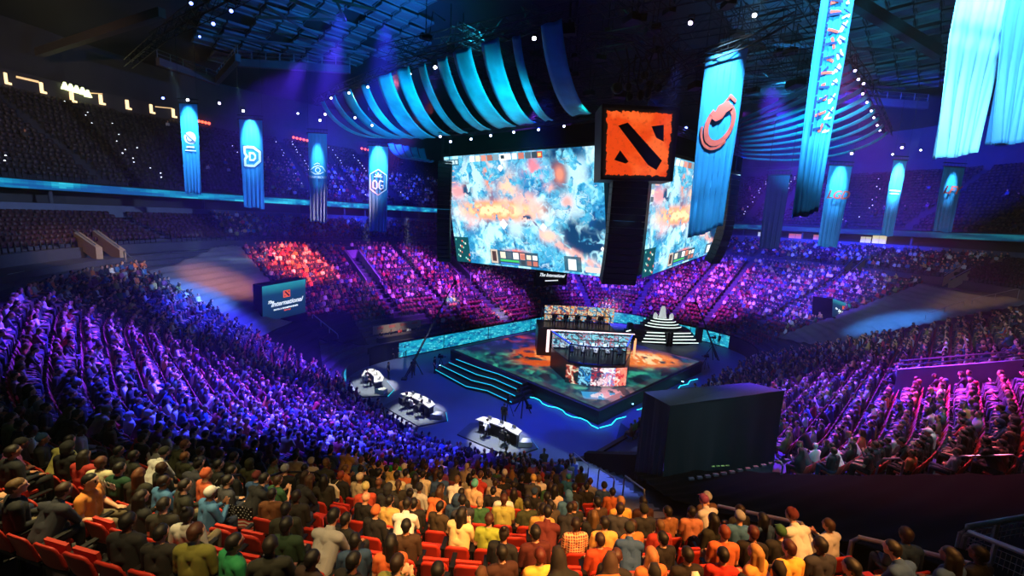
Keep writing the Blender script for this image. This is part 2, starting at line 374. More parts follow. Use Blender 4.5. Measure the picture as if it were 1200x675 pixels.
# ------------------------------------------------------------------ people
SKIN = mat('skin', '#b07a5c', .6, noise=.12, scale=8, subs=0)
SKIN_L = mat('skin_light', '#d8a384', .6, noise=.12, scale=8); SKIN_D = mat('skin_dark', '#6b4330', .6, noise=.12, scale=8)
CLOTH = mat('shirt_cloth', '#ffffff', .85, noise=.14, scale=14, bump=.15, objcol=True)
PANT = mat('denim', '#23304a', .85, noise=.2, scale=16); PANT2 = mat('dark_trousers', '#17181c', .85, noise=.2, scale=16)
PANT3 = mat('khaki_trousers', '#6b5f48', .85, noise=.2, scale=16); SHOE = mat('shoe_leather', '#1b1a1c', .6)
HAIR = mat('hair_fibre', '#ffffff', .6, noise=.3, scale=30, bump=.3, objcol=True)
EYE = mat('eye_dark', '#0a0a0a', .3)
def seated(pose, fine):
    """capsules (label, p0, r0, p1, r1) of a seated figure facing +Y, feet on z=0, seat at .45"""
    lean, ls = {'upright': (.02, .0), 'forward': (.24, .06), 'back': (-.08, .0), 'phone': (.06, 0), 'turned': (.03, 0), 'stand': (0, 0)}[pose]
    C = []
    if pose == 'stand':
        hz = .92; hy = 0; kn = [(-.11, .03, .5), (.11, .05, .5)]; an = [(-.12, -.02, .09), (.12, .02, .09)]
    else:
        hz = .55; hy = 0; kn = [(-.13, .40, .53), (.13, .42, .53)]; an = [(-.12, .41-.08*(pose == 'phone'), .09), (.13, .42, .09)]
    ch = Vector((0, hy+lean*.9, hz+.42)); bl = Vector((0, hy+lean*.4, hz+.2)); nk = Vector((0, hy+lean*1.15, hz+.53))
    hd = Vector((0, nk.y+.04+ls, hz+.68-abs(lean)*.12))
    C += [('pants', (-.085, hy, hz-.02), .125, (.085, hy, hz-.02), .125), ('shirt', (-.06, bl.y, bl.z), .125, (.06, bl.y, bl.z), .125),
          ('shirt', (-.07, hy+.01, hz+.05), .125, (-.08, ch.y, ch.z-.04), .118), ('shirt', (.07, hy+.01, hz+.05), .125, (.08, ch.y, ch.z-.04), .118),
          ('shirt', (-.15, ch.y-.01, ch.z+.03), .078, (.15, ch.y-.01, ch.z+.03), .078), ('shirt', (0, ch.y, ch.z), .12, (0, nk.y-.01, nk.z-.02), .07),
          ('skin', tuple(nk-Vector((0, .01, .03))), .058, tuple(hd-Vector((0, .02, .05))), .055)]
    # head: cranium, face, jaw, nose, ears
    C += [('head', tuple(hd+Vector((0, -.02, .03))), .092, tuple(hd+Vector((0, .015, .03))), .088),
          ('head', tuple(hd+Vector((0, .03, 0))), .074, tuple(hd+Vector((0, .045, -.065))), .047),
          ('head', tuple(hd+Vector((0, .1, .005))), .012, tuple(hd+Vector((0, .113, -.02))), .015)]
    for sx in (-1, 1): C.append(('head', tuple(hd+Vector((sx*.088, -.005, .02))), .016, tuple(hd+Vector((sx*.085, -.005, -.015))), .013))
    for i, sx in enumerate((-1, 1)):
        k, a = Vector(kn[i]), Vector(an[i]); hp = Vector((sx*.09, hy+.02, hz-.02))
        C += [('pants', tuple(hp), .098, tuple(k), .066), ('pants', tuple(k), .066, tuple(k.lerp(a, .35)), .062), ('pants', tuple(k.lerp(a, .35)), .062, tuple(a+Vector((0, 0, .03))), .043),
              ('shoe', (a.x, a.y-.03, .045), .045, (a.x+sx*.02, a.y+.16, .038), .04)]
        sh = Vector((sx*.19, ch.y-.01, ch.z+.03))
        if pose == 'stand': el = Vector((sx*.25, ch.y-.02, hz+.17)); wr = Vector((sx*.24, ch.y+.12, hz-.06)); hdv = Vector((0, .25, -.97))
        elif pose == 'forward': el = Vector((sx*.23, ch.y+.12, hz+.17)); wr = Vector((sx*.07, .42, .66)); hdv = Vector((-sx*.5, .6, -.2))
        elif pose == 'back': el = Vector((sx*.26, ch.y-.02, hz+.17)); wr = Vector((-sx*.05, ch.y+.2, hz+.2+.03*sx)); hdv = Vector((-sx*.9, .3, .1))
        elif pose == 'phone': el = Vector((sx*.24, ch.y+.08, hz+.16)); wr = Vector((sx*.07, ch.y+.3, hz+.3)); hdv = Vector((-sx*.3, .3, .8))
        elif pose == 'turned': el = Vector((sx*.27, ch.y+.03, hz+.17)); wr = Vector((sx*.17+.03, .32, hz+.1)); hdv = Vector((0, .9, -.1))
        else: el = Vector((sx*.24, ch.y+.0, hz+.16)); wr = Vector((sx*.13, .28, hz+.11)); hdv = Vector((-sx*.2, .9, -.15))
        C += [('shirt', tuple(sh), .066, tuple(sh.lerp(el, .6)), .054), ('fore', tuple(sh.lerp(el, .6)), .05, tuple(el), .044), ('fore', tuple(el), .044, tuple(wr), .029)]
        hdv.normalize(); pc = wr+hdv*.05
        if fine:
            side = Vector((sx, 0, 0)); side = (side-hdv*side.dot(hdv)).normalized(); up = hdv.cross(side)
            C.append(('skin', tuple(wr), .027, tuple(pc), .03)); C.append(('skin', tuple(pc-side*.018), .022, tuple(pc+side*.018), .022))
            for f in range(4):
                b0 = pc+hdv*.02+side*(.03-.02*f); L = (.062, .075, .07, .055)[f]
                md = b0+hdv*L*.55; ti = md+(hdv*.6-up*.5 if up.z > 0 else hdv*.6+up*.5)*L*.6
                C += [('skin', tuple(b0), .0095, tuple(md), .009), ('skin', tuple(md), .009, tuple(ti), .008)]
            th = wr-side*.02+hdv*.015; C += [('skin', tuple(th), .013, tuple(th-side*.035+hdv*.03), .011), ('skin', tuple(th-side*.035+hdv*.03), .011, tuple(th-side*.036+hdv*.06), .009)]
        else: C.append(('skin', tuple(wr), .03, tuple(pc+hdv*.04), .033))
    return C, hd
def hairs(kind, hd):
    hd = Vector(hd); C = []
    def c(p, r, q, r2): C.append(('hair', tuple(hd+Vector(p)), r, tuple(hd+Vector(q)), r2))
    if kind in ('short', 'long', 'tail', 'bun'):
        c((0, -.035, .045), .092, (0, .0, .058), .088); c((0, -.06, .0), .072, (0, -.055, -.03), .05)
        c((-.06, -.02, .03), .04, (.06, -.02, .03), .04)
    if kind == 'long':
        c((0, -.07, .02), .085, (0, -.1, -.2), .07); c((-.07, -.04, 0), .045, (-.09, -.05, -.19), .04); c((.07, -.04, 0), .045, (.09, -.05, -.19), .04); c((0, -.1, -.2), .075, (0, -.1, -.3), .045)
    if kind == 'tail': c((0, -.11, .03), .035, (0, -.14, -.02), .04); c((0, -.14, -.02), .04, (0, -.13, -.22), .018)
    if kind == 'bun': c((0, -.06, .15), .045, (0, -.06, .155), .045)
    if kind == 'cap':
        c((0, -.03, .05), .1, (0, .0, .058), .095); c((-.03, .1, .055), .014, (.03, .1, .055), .014); c((-.03, .14, .045), .012, (.03, .14, .045), .012)
    if kind == 'beanie':
        c((0, -.035, .05), .1, (0, -.005, .07), .094); c((0, -.05, .1), .06, (0, -.05, .13), .045); c((0, -.05, .165), .02, (0, -.05, .17), .02)
    if kind == 'hood':
        c((0, -.045, .035), .112, (0, -.005, .05), .1); c((0, -.06, -.03), .1, (0, -.05, -.12), .085); c((-.08, -.03, -.1), .05, (.08, -.03, -.1), .05)
    return C
def remeshed(C, voxel, ratio=None, smooth=2):
    mb = MB()
    for lb, p, r, q_, r2 in C:
        p = Vector(p); q_ = Vector(q_); n = 12 if voxel < .03 else 8
        mb.tube([p, q_], [r, r2], n, False); mb.ell(p, r, n, n//2+1); mb.ell(q_, r2, n, n//2+1)
    me = bpy.data.meshes.new('tmp'); me.from_pydata(mb.v, [], mb.f)
    o = bpy.data.objects.new('tmp', me); COL.objects.link(o)
    md = o.modifiers.new('r', 'REMESH'); md.mode = 'VOXEL'; md.voxel_size = voxel
    if smooth: sm = o.modifiers.new('s', 'SMOOTH'); sm.iterations = smooth; sm.factor = .5
    if ratio: d = o.modifiers.new('d', 'DECIMATE'); d.ratio = ratio
    dg = bpy.context.evaluated_depsgraph_get(); dg.update()
    out = bpy.data.meshes.new_from_object(o.evaluated_get(dg)); bpy.data.objects.remove(o); bpy.data.meshes.remove(me)
    return out
def classify(me, C):
    n = len(me.polygons); ce = np.zeros(n*3, np.float32); me.polygons.foreach_get('center', ce); ce = ce.reshape(-1, 3)
    best = np.full(n, 1e9); idx = np.zeros(n, int)
    for i, (lb, p, r, q_, r2) in enumerate(C):
        p = np.array(p); d = np.array(q_)-p; t = np.clip(((ce-p)@d)/max(d@d, 1e-9), 0, 1)
        ds = np.linalg.norm(ce-p-t[:, None]*d, axis=1)-(r+(r2-r)*t)
        w = ds < best; best[w] = ds[w]; idx[w] = i
    return [C[i][0] for i in idx]
def submesh(me, mask, off, material, name):
    """the faces under mask, pushed out along the normals"""
    m = me.copy(); bm = bmesh.new(); bm.from_mesh(m); bm.faces.ensure_lookup_table(); bm.normal_update()
    for v in bm.verts: v.co += v.normal*off
    bmesh.ops.delete(bm, geom=[f for f, k in zip(list(bm.faces), mask) if not k], context='FACES')
    bm.to_mesh(m); bm.free(); m.name = name; m.materials.clear(); m.materials.append(material)
    m.polygons.foreach_set('use_smooth', [True]*len(m.polygons)); return m
FIG = {}
for pose in ('upright', 'forward', 'back', 'phone', 'turned', 'stand'):
    C, hd = seated(pose, True); me = remeshed(C, .013, .35); lb = classify(me, C)
    me.polygons.foreach_set('use_smooth', [True]*len(me.polygons))
    me.materials.clear(); me.materials.append(SKIN); me.materials.append(EYE)
    ce = np.zeros(len(me.polygons)*3, np.float32); me.polygons.foreach_get('center', ce); ce = ce.reshape(-1, 3)
    eye = np.zeros(len(ce), bool)
    for sx in (-1, 1): eye |= np.linalg.norm(ce-np.array([hd.x+sx*.035, hd.y+.088, hd.z+.015]), axis=1) < .016
    eye |= (np.linalg.norm((ce-np.array([hd.x, hd.y+.09, hd.z-.055]))*np.array([.5, 1, 2]), axis=1) < .012)
    me.polygons.foreach_set('material_index', eye.astype(int).tolist())
    me2 = me.copy(); me2.materials[0] = SKIN_L; me3 = me.copy(); me3.materials[0] = SKIN_D
    FIG[pose] = dict(hd=hd, body=[me2, me, me2, me3, me2],
        tee=submesh(me, [l == 'shirt' for l in lb], .010, CLOTH, 'shirt'), hoodie=submesh(me, [l in ('shirt', 'fore') for l in lb], .013, CLOTH, 'hoodie'),
        pants=[submesh(me, [l == 'pants' for l in lb], .009, p_, 'trousers') for p_ in (PANT, PANT2, PANT3)],
        shoes=[submesh(me, [l == 'shoe' and (x < 0) == s_ for l, x in zip(lb, ce[:, 0])], .006, SHOE, 'shoe') for s_ in (True, False)])
HAIRM = {}
for k in ('short', 'long', 'tail', 'bun', 'cap', 'beanie', 'hood'):
    m = remeshed(hairs(k, (0, 0, 0)), .012, .4); m.materials.clear(); m.materials.append(HAIR if k not in ('cap', 'beanie', 'hood') else CLOTH)
    m.polygons.foreach_set('use_smooth', [True]*len(m.polygons)); HAIRM[k] = m
def person(loc, face, pose, shirt, hair, haircol, label, group, garment='tee', skin=0, pants=0, sc=1.0, tilt=0, kid='hair'):
    """one figure: the body is one continuous mesh, clothes and hair are its children; face = direction of the gaze in plan"""
    f = FIG[pose]; o = bpy.data.objects.new('person', f['body'][skin % 5]); COL.objects.link(o)
    o.location = loc; o.rotation_euler = (0, 0, math.atan2(face[1], face[0])-PI/2); o.scale = (sc, sc, sc)
    tag(o, label, 'person', group)
    for nm, me, col in (('hoodie' if garment == 'hoodie' else 'shirt', f[garment], shirt), ('trousers', f['pants'][pants % 3], None), ('shoe', f['shoes'][0], None), ('shoe', f['shoes'][1], None)):
        c = bpy.data.objects.new(nm, me); COL.objects.link(c); c.parent = o
        if col is not None: c.color = (*lin(col), 1)
    if hair != 'bald':
        nm = {'cap': 'cap', 'beanie': 'beanie', 'hood': 'hood'}.get(hair, 'hair')
        c = bpy.data.objects.new(nm, HAIRM[hair]); COL.objects.link(c); c.parent = o; c.location = f['hd']; c.color = (*[v*(.45 if nm == 'hair' else 1) for v in lin(haircol)], 1); c.rotation_euler = (0, 0, 0)
    return o

# ---- seats: seat pan, backrest, two arm frames
RSEAT = mat('red_seat_plastic', '#b02a1a', .55, noise=.12, scale=5); SFRAME = mat('seat_frame_black', '#0d0d10', .5, .2)
def seat_parts(folded):
    b = MB()
    # slightly curved back shell with rounded top corners
    nx, nz = 8, 6; th = .03
    def bp(i, j, k):
        u = i/nx*2-1; v = j/nz; w = .235*(1-.10*max(0, v-.75)/.25*abs(u)**3)
        return (u*w, -.20-.10*v+.03*u*u+k*th, .42+.44*v-.05*(abs(u)**4)*(v > .8))
    for k in (0, 1): b.v += [bp(i, j, k) for j in range(nz+1) for i in range(nx+1)]
    n1 = (nx+1)*(nz+1)
    for j in range(nz):
        for i in range(nx):
            q0 = j*(nx+1)+i; b.f += [(q0, q0+nx+1, q0+nx+2, q0+1), (n1+q0, n1+q0+1, n1+q0+nx+2, n1+q0+nx+1)]; b.m += [0, 0]
    for i in range(nx):
        for j in (0, nz): q0 = j*(nx+1)+i; b.f.append((q0, q0+1, n1+q0+1, n1+q0)); b.m.append(0)
    for j in range(nz):
        for i in (0, nx): q0 = j*(nx+1)+i; b.f.append((q0, q0+nx+1, n1+q0+nx+1, n1+q0)); b.m.append(0)
    p = MB()
    if folded: p.box((0, -.10, .62), (.44, .05, .36), M=Matrix.Rotation(math.radians(8), 3, 'X'))
    else: p.box((0, .03, .435), (.45, .43, .05)); p.box((0, .24, .425), (.43, .03, .03))
    fr = MB()
    for sx in (-1, 1):
        fr.box((sx*.262, -.12, .33), (.025, .06, .66)); fr.box((sx*.262, .02, .665), (.045, .34, .03)); fr.box((sx*.262, -.12, .01), (.05, .2, .02))
    fr.box((0, -.16, .36), (.5, .03, .05))
    return b, p, fr
def seat_proto(folded):
    b, p, fr = seat_parts(folded); out = []
    for nm, x, m in (('backrest', b, RSEAT), ('seat_pan', p, RSEAT), ('arm_frame', fr, SFRAME)):
        me = bpy.data.meshes.new(nm); me.from_pydata(x.v, [], x.f); me.materials.append(m); me.update()
        bm = bmesh.new(); bm.from_mesh(me); bmesh.ops.recalc_face_normals(bm, faces=bm.faces); bm.to_mesh(me); bm.free()
        if nm == 'backrest': me.polygons.foreach_set('use_smooth', [True]*len(me.polygons))
        out.append((nm, me))
    return out
SEATM = {False: seat_proto(False), True: seat_proto(True)}

# ------------------------------------------------------------------ seating plan
def side(p, q_, r): return (q_[0]-p[0])*(r[1]-p[1])-(q_[1]-p[1])*(r[0]-p[0])
L1 = ((14.2, 36.0), (4.7, 49.2)); L2 = ((16.4, 43.5), (13.2, 62.0)); L3 = ((55.8, 8.7), (59.2, -6.5)); L4 = ((62.0, 14.0), (73.0, 2.2))
AISLE = [(2.2, .0), (-6.3, 0), (15.5, 0), (38.0, 0), (29.0-.0, 0), (44.2, 0), (52.3, 0), (58.5, 0), (64.5, 0), (69.5, 0), (75.5, 0), (80.5, 0)]
def block(a, b, s, U):
    """which part of the stands a point is in"""
    if U < 23.8 or U > 122.3 or (a < 18.2 and b < 16):
        if side(*L1, (a, b)) < 0: return 'left gap' if side(*L2, (a, b)) > 0 or (a < 21.5 and s < 6.2) else 'far left'
        if a > 18.2 and b < 16: return 'right'
        if a-b > 7.8: return 'near' if a < 9.6+.43*b and s > 13 else 'cover'
        return 'near'
    if b > 30 and a < 30 and side(*L2, (a, b)) > 0: return 'left gap'
    if a < 21.5 and s < 6.2: return 'left gap'
    if U < 54.1: return 'far left'
    if U < 78.1: return 'far end'
    if b < 16 and side(*L3, (a, b)) > 0 or U < 92.2: return 'right gap' if side(*L4, (a, b)) < 0 else 'far end'
    return 'right' if a > 18.2 else 'cover'
VOM = [(27.0, 11.0, 17.3, 2.0), (42.0, 10.5, 17.8, 2.0), (114.3, 12.6, 21, 1.2)]   # (U on the inner rail, s from, s to, width)
def in_vom(U, s): return any(abs(U-v[0]) < v[3]/2+.35 and v[1]-.5 < s < v[2]+.3 for v in VOM)
seats = []     # dict(x,y,z,nx,ny,block,s,U,row)
def add_rows(s0, zf, nrow, tread, rise, tag_, sp=.56):
    for k in range(nrow):
        s = s0+k*tread+tread*.42; z = zf(k); Uo = 0
        for sg in SEG:
            L = sg[4] if sg[0] == 's' else (CR+s)*PI/2
            n = int(L/sp)
            for i in range(n):
                t = (i+.5)/n; a, b, na, nb = frame_seg(sg, t, s); U = Uo+t*sg[4]
                x, y = XY(a, b)
                if y < -1: continue
                seats.append(dict(x=x, y=y, z=z, n=XY(na, nb), a=a, b=b, s=s, U=U, row=k, tier=tag_, seg=sg[0], scale=(1 if sg[0] == 's' else (CR+s)/CR)))
            Uo += sg[4]
add_rows(0, lambda k: Z0+RISE*(k+.5), NROW, TREAD, RISE, 'low')
add_rows(SW+2.42, lambda k: ZC+k*.3, 8, .9, .3, 'club')
add_rows(SB+.6, lambda k: ZU+k*.53, NU, .85, .53, 'up')
AIS = [7.0, 18.6, 27.0, 34.5, 42.0, 52.6, 59.5, 66.0, 71.5, 76.5, 82.0, 99.5, 107.0]
def occupied(t):
    bl, s, tr = t['block'], t['s'], t['tier']
    if tr == 'up':
        pr = proj((t['x'], t['y'], t['z']+1))
        if bl in ('far left', 'far end') and t['row'] < 11 and pr:
            if 305 < pr[0] < 560: return rnd.random() < .62
            return rnd.random() < .04
        return rnd.random() < .005
    if tr == 'club':
        if bl in ('far left', 'far end'): return rnd.random() < .6
        return bl == 'right' and rnd.random() < .3 and t['row'] < 3
    if bl == 'near':
        if t['y'] > 18 and t['s'] < 6 and t['x'] > 1.5: return rnd.random() < .3
        return rnd.random() < (.93 if t['x'] < -2 else .70)
    if bl == 'far left':
        if s < 7.5 and t['U'] < 36: return rnd.random() < .22
        if s < 5: return rnd.random() < .28
        return rnd.random() < .88
    if bl == 'far end': return rnd.random() < (.22 if s < 5 else .88)
    return rnd.random() < .93
near = []; cand = []
for t in seats:
    t['block'] = block(t['a'], t['b'], t['s'], t['U'])
    if t['block'] in ('left gap', 'cover', 'right gap') and t['tier'] == 'low': continue
    r = min(abs(t['U']-u) for u in AIS)*t['scale']
    if r < .62: continue
    if t['tier'] == 'low' and t['block'] == 'near' and t['row'] >= 20 and t['y'] > 14: continue
    if t['tier'] == 'low' and t['block'] == 'right' and t['a'] < 21.6 and t['b'] > 3.0: continue
    if t['tier'] == 'low' and t['U'] > 110 and t['a'] < 26 and t['a']-t['b'] > 5.1 and t['s'] < 8.5: continue
    if t['tier'] == 'low' and 21 < t['U'] < 31 and t['s'] < 4.2: continue
    if t['tier'] == 'low' and in_vom(t['U'], t['s']): continue
    if t['tier'] == 'low' and t['block'] == 'near' and 5.1 < t['a']-t['b'] and t['s'] < 13.9: continue      # blue-lit stairs
    if t['tier'] == 'low' and t['x'] < -5.4 and t['y'] < 5.2 and t['s'] > 16: continue                     # aisle at the lower left
    p = proj((t['x'], t['y'], t['z']+.9))
    if not p: continue
    m = 90 if t['tier'] == 'low' and p[2] < 20 else 40
    if not (-m < p[0] < 1200+m and -60 < p[1] < 675+m+40): continue
    t['px'] = p; cand.append(t)
cand.sort(key=lambda t: t['px'][2])
# how the foreground people look in the photograph: head pixel, shirt, hair colour, hair kind, garment, pose
FG = [
 (60, 527, '#b8b86a', '#1a1410', 'short', 'tee', 'forward'), (88, 547, '#1f3a24', '#3a1e12', 'short', 'tee', 'upright'), (113, 555, '#e08a3c', '#14100e', 'short', 'tee', 'turned'),
 (125, 537, '#c9c2a0', '#7a4526', 'short', 'tee', 'upright'), (146, 541, '#16402a', '#15100e', 'short', 'hoodie', 'upright'), (163, 550, '#2c2a20', '#8a4a22', 'long', 'hoodie', 'upright'),
 (105, 490, '#d8d0a8', '#8a8a60', 'hood', 'hoodie', 'forward'), (160, 512, '#e8563a', '#3a1a12', 'short', 'tee', 'forward'), (172, 523, '#1e1c16', '#14100e', 'short', 'tee', 'upright'),
 (188, 510, '#d8d0a0', '#2a1a14', 'short', 'tee', 'upright'), (195, 530, '#2c3016', '#9a5a2c', 'short', 'tee', 'forward'), (215, 512, '#ddd59a', '#20180f', 'short', 'tee', 'upright'),
 (211, 540, '#2a2c18', '#a0602c', 'short', 'tee', 'upright'), (240, 538, '#20301e', '#18120e', 'short', 'tee', 'upright'), (228, 562, '#c05a36', '#c05a36', 'beanie', 'tee', 'upright'),
 (290, 545, '#3a3c20', '#34361e', 'hood', 'hoodie', 'upright'), (272, 538, '#22241c', '#1a1410', 'short', 'tee', 'upright'), (318, 540, '#9aa04a', '#100c0a', 'short', 'tee', 'turned'),
 (345, 535, '#dcd6b0', '#201410', 'short', 'tee', 'upright'), (365, 542, '#e0dcc0', '#d8d4b0', 'cap', 'tee', 'upright'), (386, 548, '#2c2e1e', '#3a3c28', 'cap', 'tee', 'upright'),
 (290, 580, '#14161c', '#18120e', 'short', 'tee', 'forward'), (324, 572, '#5a3418', '#1a120e', 'short', 'hoodie', 'upright'), (356, 575, '#1a1612', '#2a1a12', 'short', 'hoodie', 'upright'),
 (228, 625, '#6a6a2a', '#5a2c14', 'short', 'hoodie', 'upright'), (272, 640, '#1a7a4a', '#1a120e', 'short', 'tee', 'upright'), (120, 600, '#1a6a4a', '#14100e', 'short', 'tee', 'forward'),
 (145, 610, '#14161a', '#14100e', 'short', 'hoodie', 'upright'), (392, 562, '#1c1a18', '#c0522a', 'short', 'hoodie', 'upright'), (415, 560, '#b8a888', '#c8b498', 'cap', 'tee', 'upright'),
 (428, 562, '#c04a30', '#c4b878', 'cap', 'tee', 'upright'), (441, 560, '#141414', '#241812', 'bald', 'hoodie', 'upright'), (458, 562, '#c8c09a', '#1a1410', 'short', 'tee', 'upright'),
 (418, 585, '#101012', '#c07a58', 'bald', 'hoodie', 'upright'), (493, 583, '#141414', '#14100e', 'short', 'hoodie', 'upright'), (350, 600, '#22241a', '#1a1410', 'short', 'hoodie', 'upright'),
 (330, 615, '#16301c', '#14100e', 'short', 'hoodie', 'upright'), (495, 560, '#d4cbb0', '#241812', 'short', 'tee', 'upright'), (452, 628, '#b85a2c', '#120e0c', 'long', 'tee', 'upright'),
 (487, 618, '#3a2412', '#120e0c', 'short', 'hoodie', 'upright'), (535, 615, '#e8c890', '#120e0c', 'long', 'tee', 'phone'), (515, 600, '#3a2c1a', '#120e0c', 'short', 'tee', 'upright'),
 (553, 560, '#d8c8a0', '#14100e', 'long', 'tee', 'upright'), (562, 570, '#d8b890', '#58b0b0', 'beanie', 'tee', 'upright'), (571, 585, '#2a5a38', '#d8b488', 'short', 'tee', 'upright'),
 (573, 567, '#b8a48c', '#3a2418', 'short', 'tee', 'upright'), (632, 545, '#e06a58', '#14100e', 'short', 'tee', 'upright'), (668, 560, '#2a7ab0', '#3aa0c8', 'cap', 'tee', 'upright'),
 (657, 572, '#d0c0b0', '#14100e', 'long', 'tee', 'upright'), (683, 570, '#1a1a1c', '#14100e', 'short', 'tee', 'upright'), (640, 575, '#38342c', '#14100e', 'short', 'tee', 'upright'),
 (599, 585, '#a0a050', '#5a2a18', 'short', 'tee', 'upright'), (583, 605, '#90a038', '#5a2a18', 'short', 'tee', 'upright'), (620, 595, '#303820', '#1a1410', 'short', 'tee', 'upright'),
 (646, 600, '#b89048', '#1a120e', 'short', 'tee', 'upright'), (683, 608, '#d86a34', '#2a1812', 'short', 'tee', 'upright'), (703, 607, '#e0a858', '#1a120e', 'short', 'tee', 'upright'),
 (721, 620, '#b8401c', '#3a1a12', 'short', 'hoodie', 'upright'), (742, 602, '#c87838', '#4a2818', 'short', 'tee', 'upright'), (780, 605, '#8a5a34', '#1a120e', 'short', 'tee', 'upright'),
 (800, 600, '#b87858', '#1a120e', 'short', 'tee', 'upright'), (788, 625, '#141012', '#120e0c', 'short', 'hoodie', 'upright'), (615, 625, '#4a1410', '#120e0c', 'short', 'hoodie', 'upright'),
 (643, 645, '#e8b84a', '#7a2a1c', 'short', 'tee', 'upright'), (703, 635, '#1a1210', '#5a2a1c', 'short', 'hoodie', 'upright'), (746, 650, '#c86a34', '#e0905a', 'long', 'tee', 'upright'),
 (575, 648, '#3a1c12', '#120e0c', 'short', 'tee', 'upright'), (838, 625, '#c86a3c', '#a04828', 'short', 'tee', 'upright'), (870, 628, '#18120f', '#6a2a18', 'short', 'tee', 'upright'),
 (893, 645, '#e89a48', '#f0b060', 'long', 'tee', 'upright'), (927, 637, '#f0b44a', '#5a1c10', 'short', 'tee', 'upright'), (808, 640, '#1c1410', '#120e0c', 'short', 'hoodie', 'upright'),
 (850, 655, '#c02a18', '#120e0c', 'short', 'tee', 'upright'), (650, 590, '#403830', '#1a120e', 'short', 'tee', 'upright'), (710, 590, '#402c1c', '#1a120e', 'short', 'tee', 'upright'),
 (735, 590, '#e0b050', '#e0a060', 'short', 'tee', 'upright'), (760, 585, '#3a1a14', '#1a120e', 'short', 'tee', 'upright'), (985, 660, '#c88a2a', '#14100e', 'short', 'hoodie', 'upright'),
 (305, 575, '#101216', '#14100e', 'short', 'hoodie', 'upright'), (466, 545, '#38c838', '#14301a', 'hood', 'hoodie', 'upright'), (478, 548, '#c8c8b8', '#d0d0c0', 'cap', 'tee', 'upright'),
 (20, 640, '#101216', '#14100e', 'short', 'hoodie', 'upright'), (60, 470, '#2a2a5a', '#20160f', 'short', 'tee', 'upright'), (200, 640, '#1a1a1a', '#14100e', 'short', 'hoodie', 'upright'),
 (432, 655, '#14100e', '#14100e', 'short', 'hoodie', 'upright'), (385, 660, '#2a1a12', '#1a120e', 'short', 'tee', 'upright'), (525, 655, '#1a1412', '#14100e', 'short', 'hoodie', 'upright'),
 (575, 545, '#d8d0c8', '#1a1410', 'short', 'tee', 'upright'), (515, 540, '#e0dcd8', '#a0a098', 'short', 'tee', 'upright'), (545, 548, '#c8b898', '#c0b090', 'short', 'tee', 'upright'),
]
SHIRTS = ['#17181c', '#101216', '#0e0f12', '#15161a', '#1a1b18', '#1e2018', '#22201a', '#1d1f26', '#24262a', '#2a2c38', '#3a3c44', '#15181e', '#d8d8d4', '#c8c8c8', '#b0b0ac', '#8a8c90', '#5a1c1c', '#16171c', '#1b1c20', '#101114', '#1a1c26', '#a83028', '#c86a38', '#2a4a7a', '#1e3a5c', '#3a6a9a', '#2f5a38', '#7a7a3a', '#c8a860', '#6a4a34', '#7a3a6a', '#e0dccb', '#44484e', '#101214']
CNAME = {'black': '#141518', 'charcoal': '#2c2e34', 'grey': '#808286', 'white': '#dcdcd8', 'cream': '#dcd2a8', 'red': '#b03028', 'maroon': '#521818', 'orange': '#e0742c', 'rust': '#b85028', 'mustard': '#c8a04a',
 'yellow': '#e0c850', 'olive': '#5c5c2c', 'pale olive': '#a8a858', 'dark green': '#1e3a22', 'green': '#2a9a4a', 'teal': '#1a7a6a', 'navy': '#1e2c50', 'blue': '#3a68a0', 'brown': '#4c3018', 'tan': '#b89468', 'purple': '#7a3a6a', 'salmon': '#e07868', 'light blue': '#38a0c8', 'dark olive': '#2c2e1a', 'dark brown': '#22180f'}
def cname(h):
    h = h.lstrip('#'); c = [int(h[i:i+2], 16) for i in (0, 2, 4)]
    return min(CNAME, key=lambda k: sum((c[j]-int(CNAME[k][1+2*j:3+2*j], 16))**2 for j in range(3)))
HN = {'short': 'short {} hair', 'long': 'long {} hair', 'tail': 'a {} ponytail', 'bun': 'a {} hair bun', 'cap': 'a {} cap', 'beanie': 'a {} beanie', 'hood': 'a {} hood up', 'bald': 'a shaved head'}
def hname(h):
    h = h.lstrip('#'); c = [int(h[i:i+2], 16) for i in (0, 2, 4)]; l = sum(c)
    if l < 75: return 'black'
    if c[0] > 200 and c[1] > 130: return 'blonde'
    if l < 130: return 'dark'
    return 'brown' if c[0] > c[1]*1.35 else 'grey'
# heads: choose for every table entry the nearest free place
NEARMAX = 34
for t in cand: t['occ'] = occupied(t); t['look'] = None
pool = [t for t in cand if t['tier'] == 'low' and t['px'][2] < NEARMAX]
for t in pool:
    hp = proj((t['x']+t['n'][0]*-.05, t['y']-t['n'][1]*.05, t['z']+1.24)); t['hp'] = hp
used = set()
for e in FG:
    best = None; bd = 1e9
    for i, t in enumerate(pool):
        if i in used or not t['hp']: continue
        d = math.hypot(t['hp'][0]-e[0], t['hp'][1]-e[1])
        if d < bd: bd = d; best = i
    if best is not None and bd < 30:
        used.add(best); pool[best]['look'] = e; pool[best]['occ'] = True
# open red seats seen between the people in the foreground
for ex, ey in [(455, 655), (495, 660), (537, 660), (300, 630), (315, 650), (600, 640), (676, 665), (560, 605), (566, 625), (560, 640), (590, 560), (618, 565), (660, 650), (560, 590), (700, 560), (660, 555), (730, 575), (765, 595), (340, 560), (400, 560), (820, 655)]:
    best = None; bd = 1e9
    for i, t in enumerate(pool):
        if t['look']: continue
        p = proj((t['x'], t['y'], t['z']+.8)); d = math.hypot(p[0]-ex, p[1]-ey)
        if d < bd: bd = d; best = t
    if best and bd < 25: best['occ'] = False
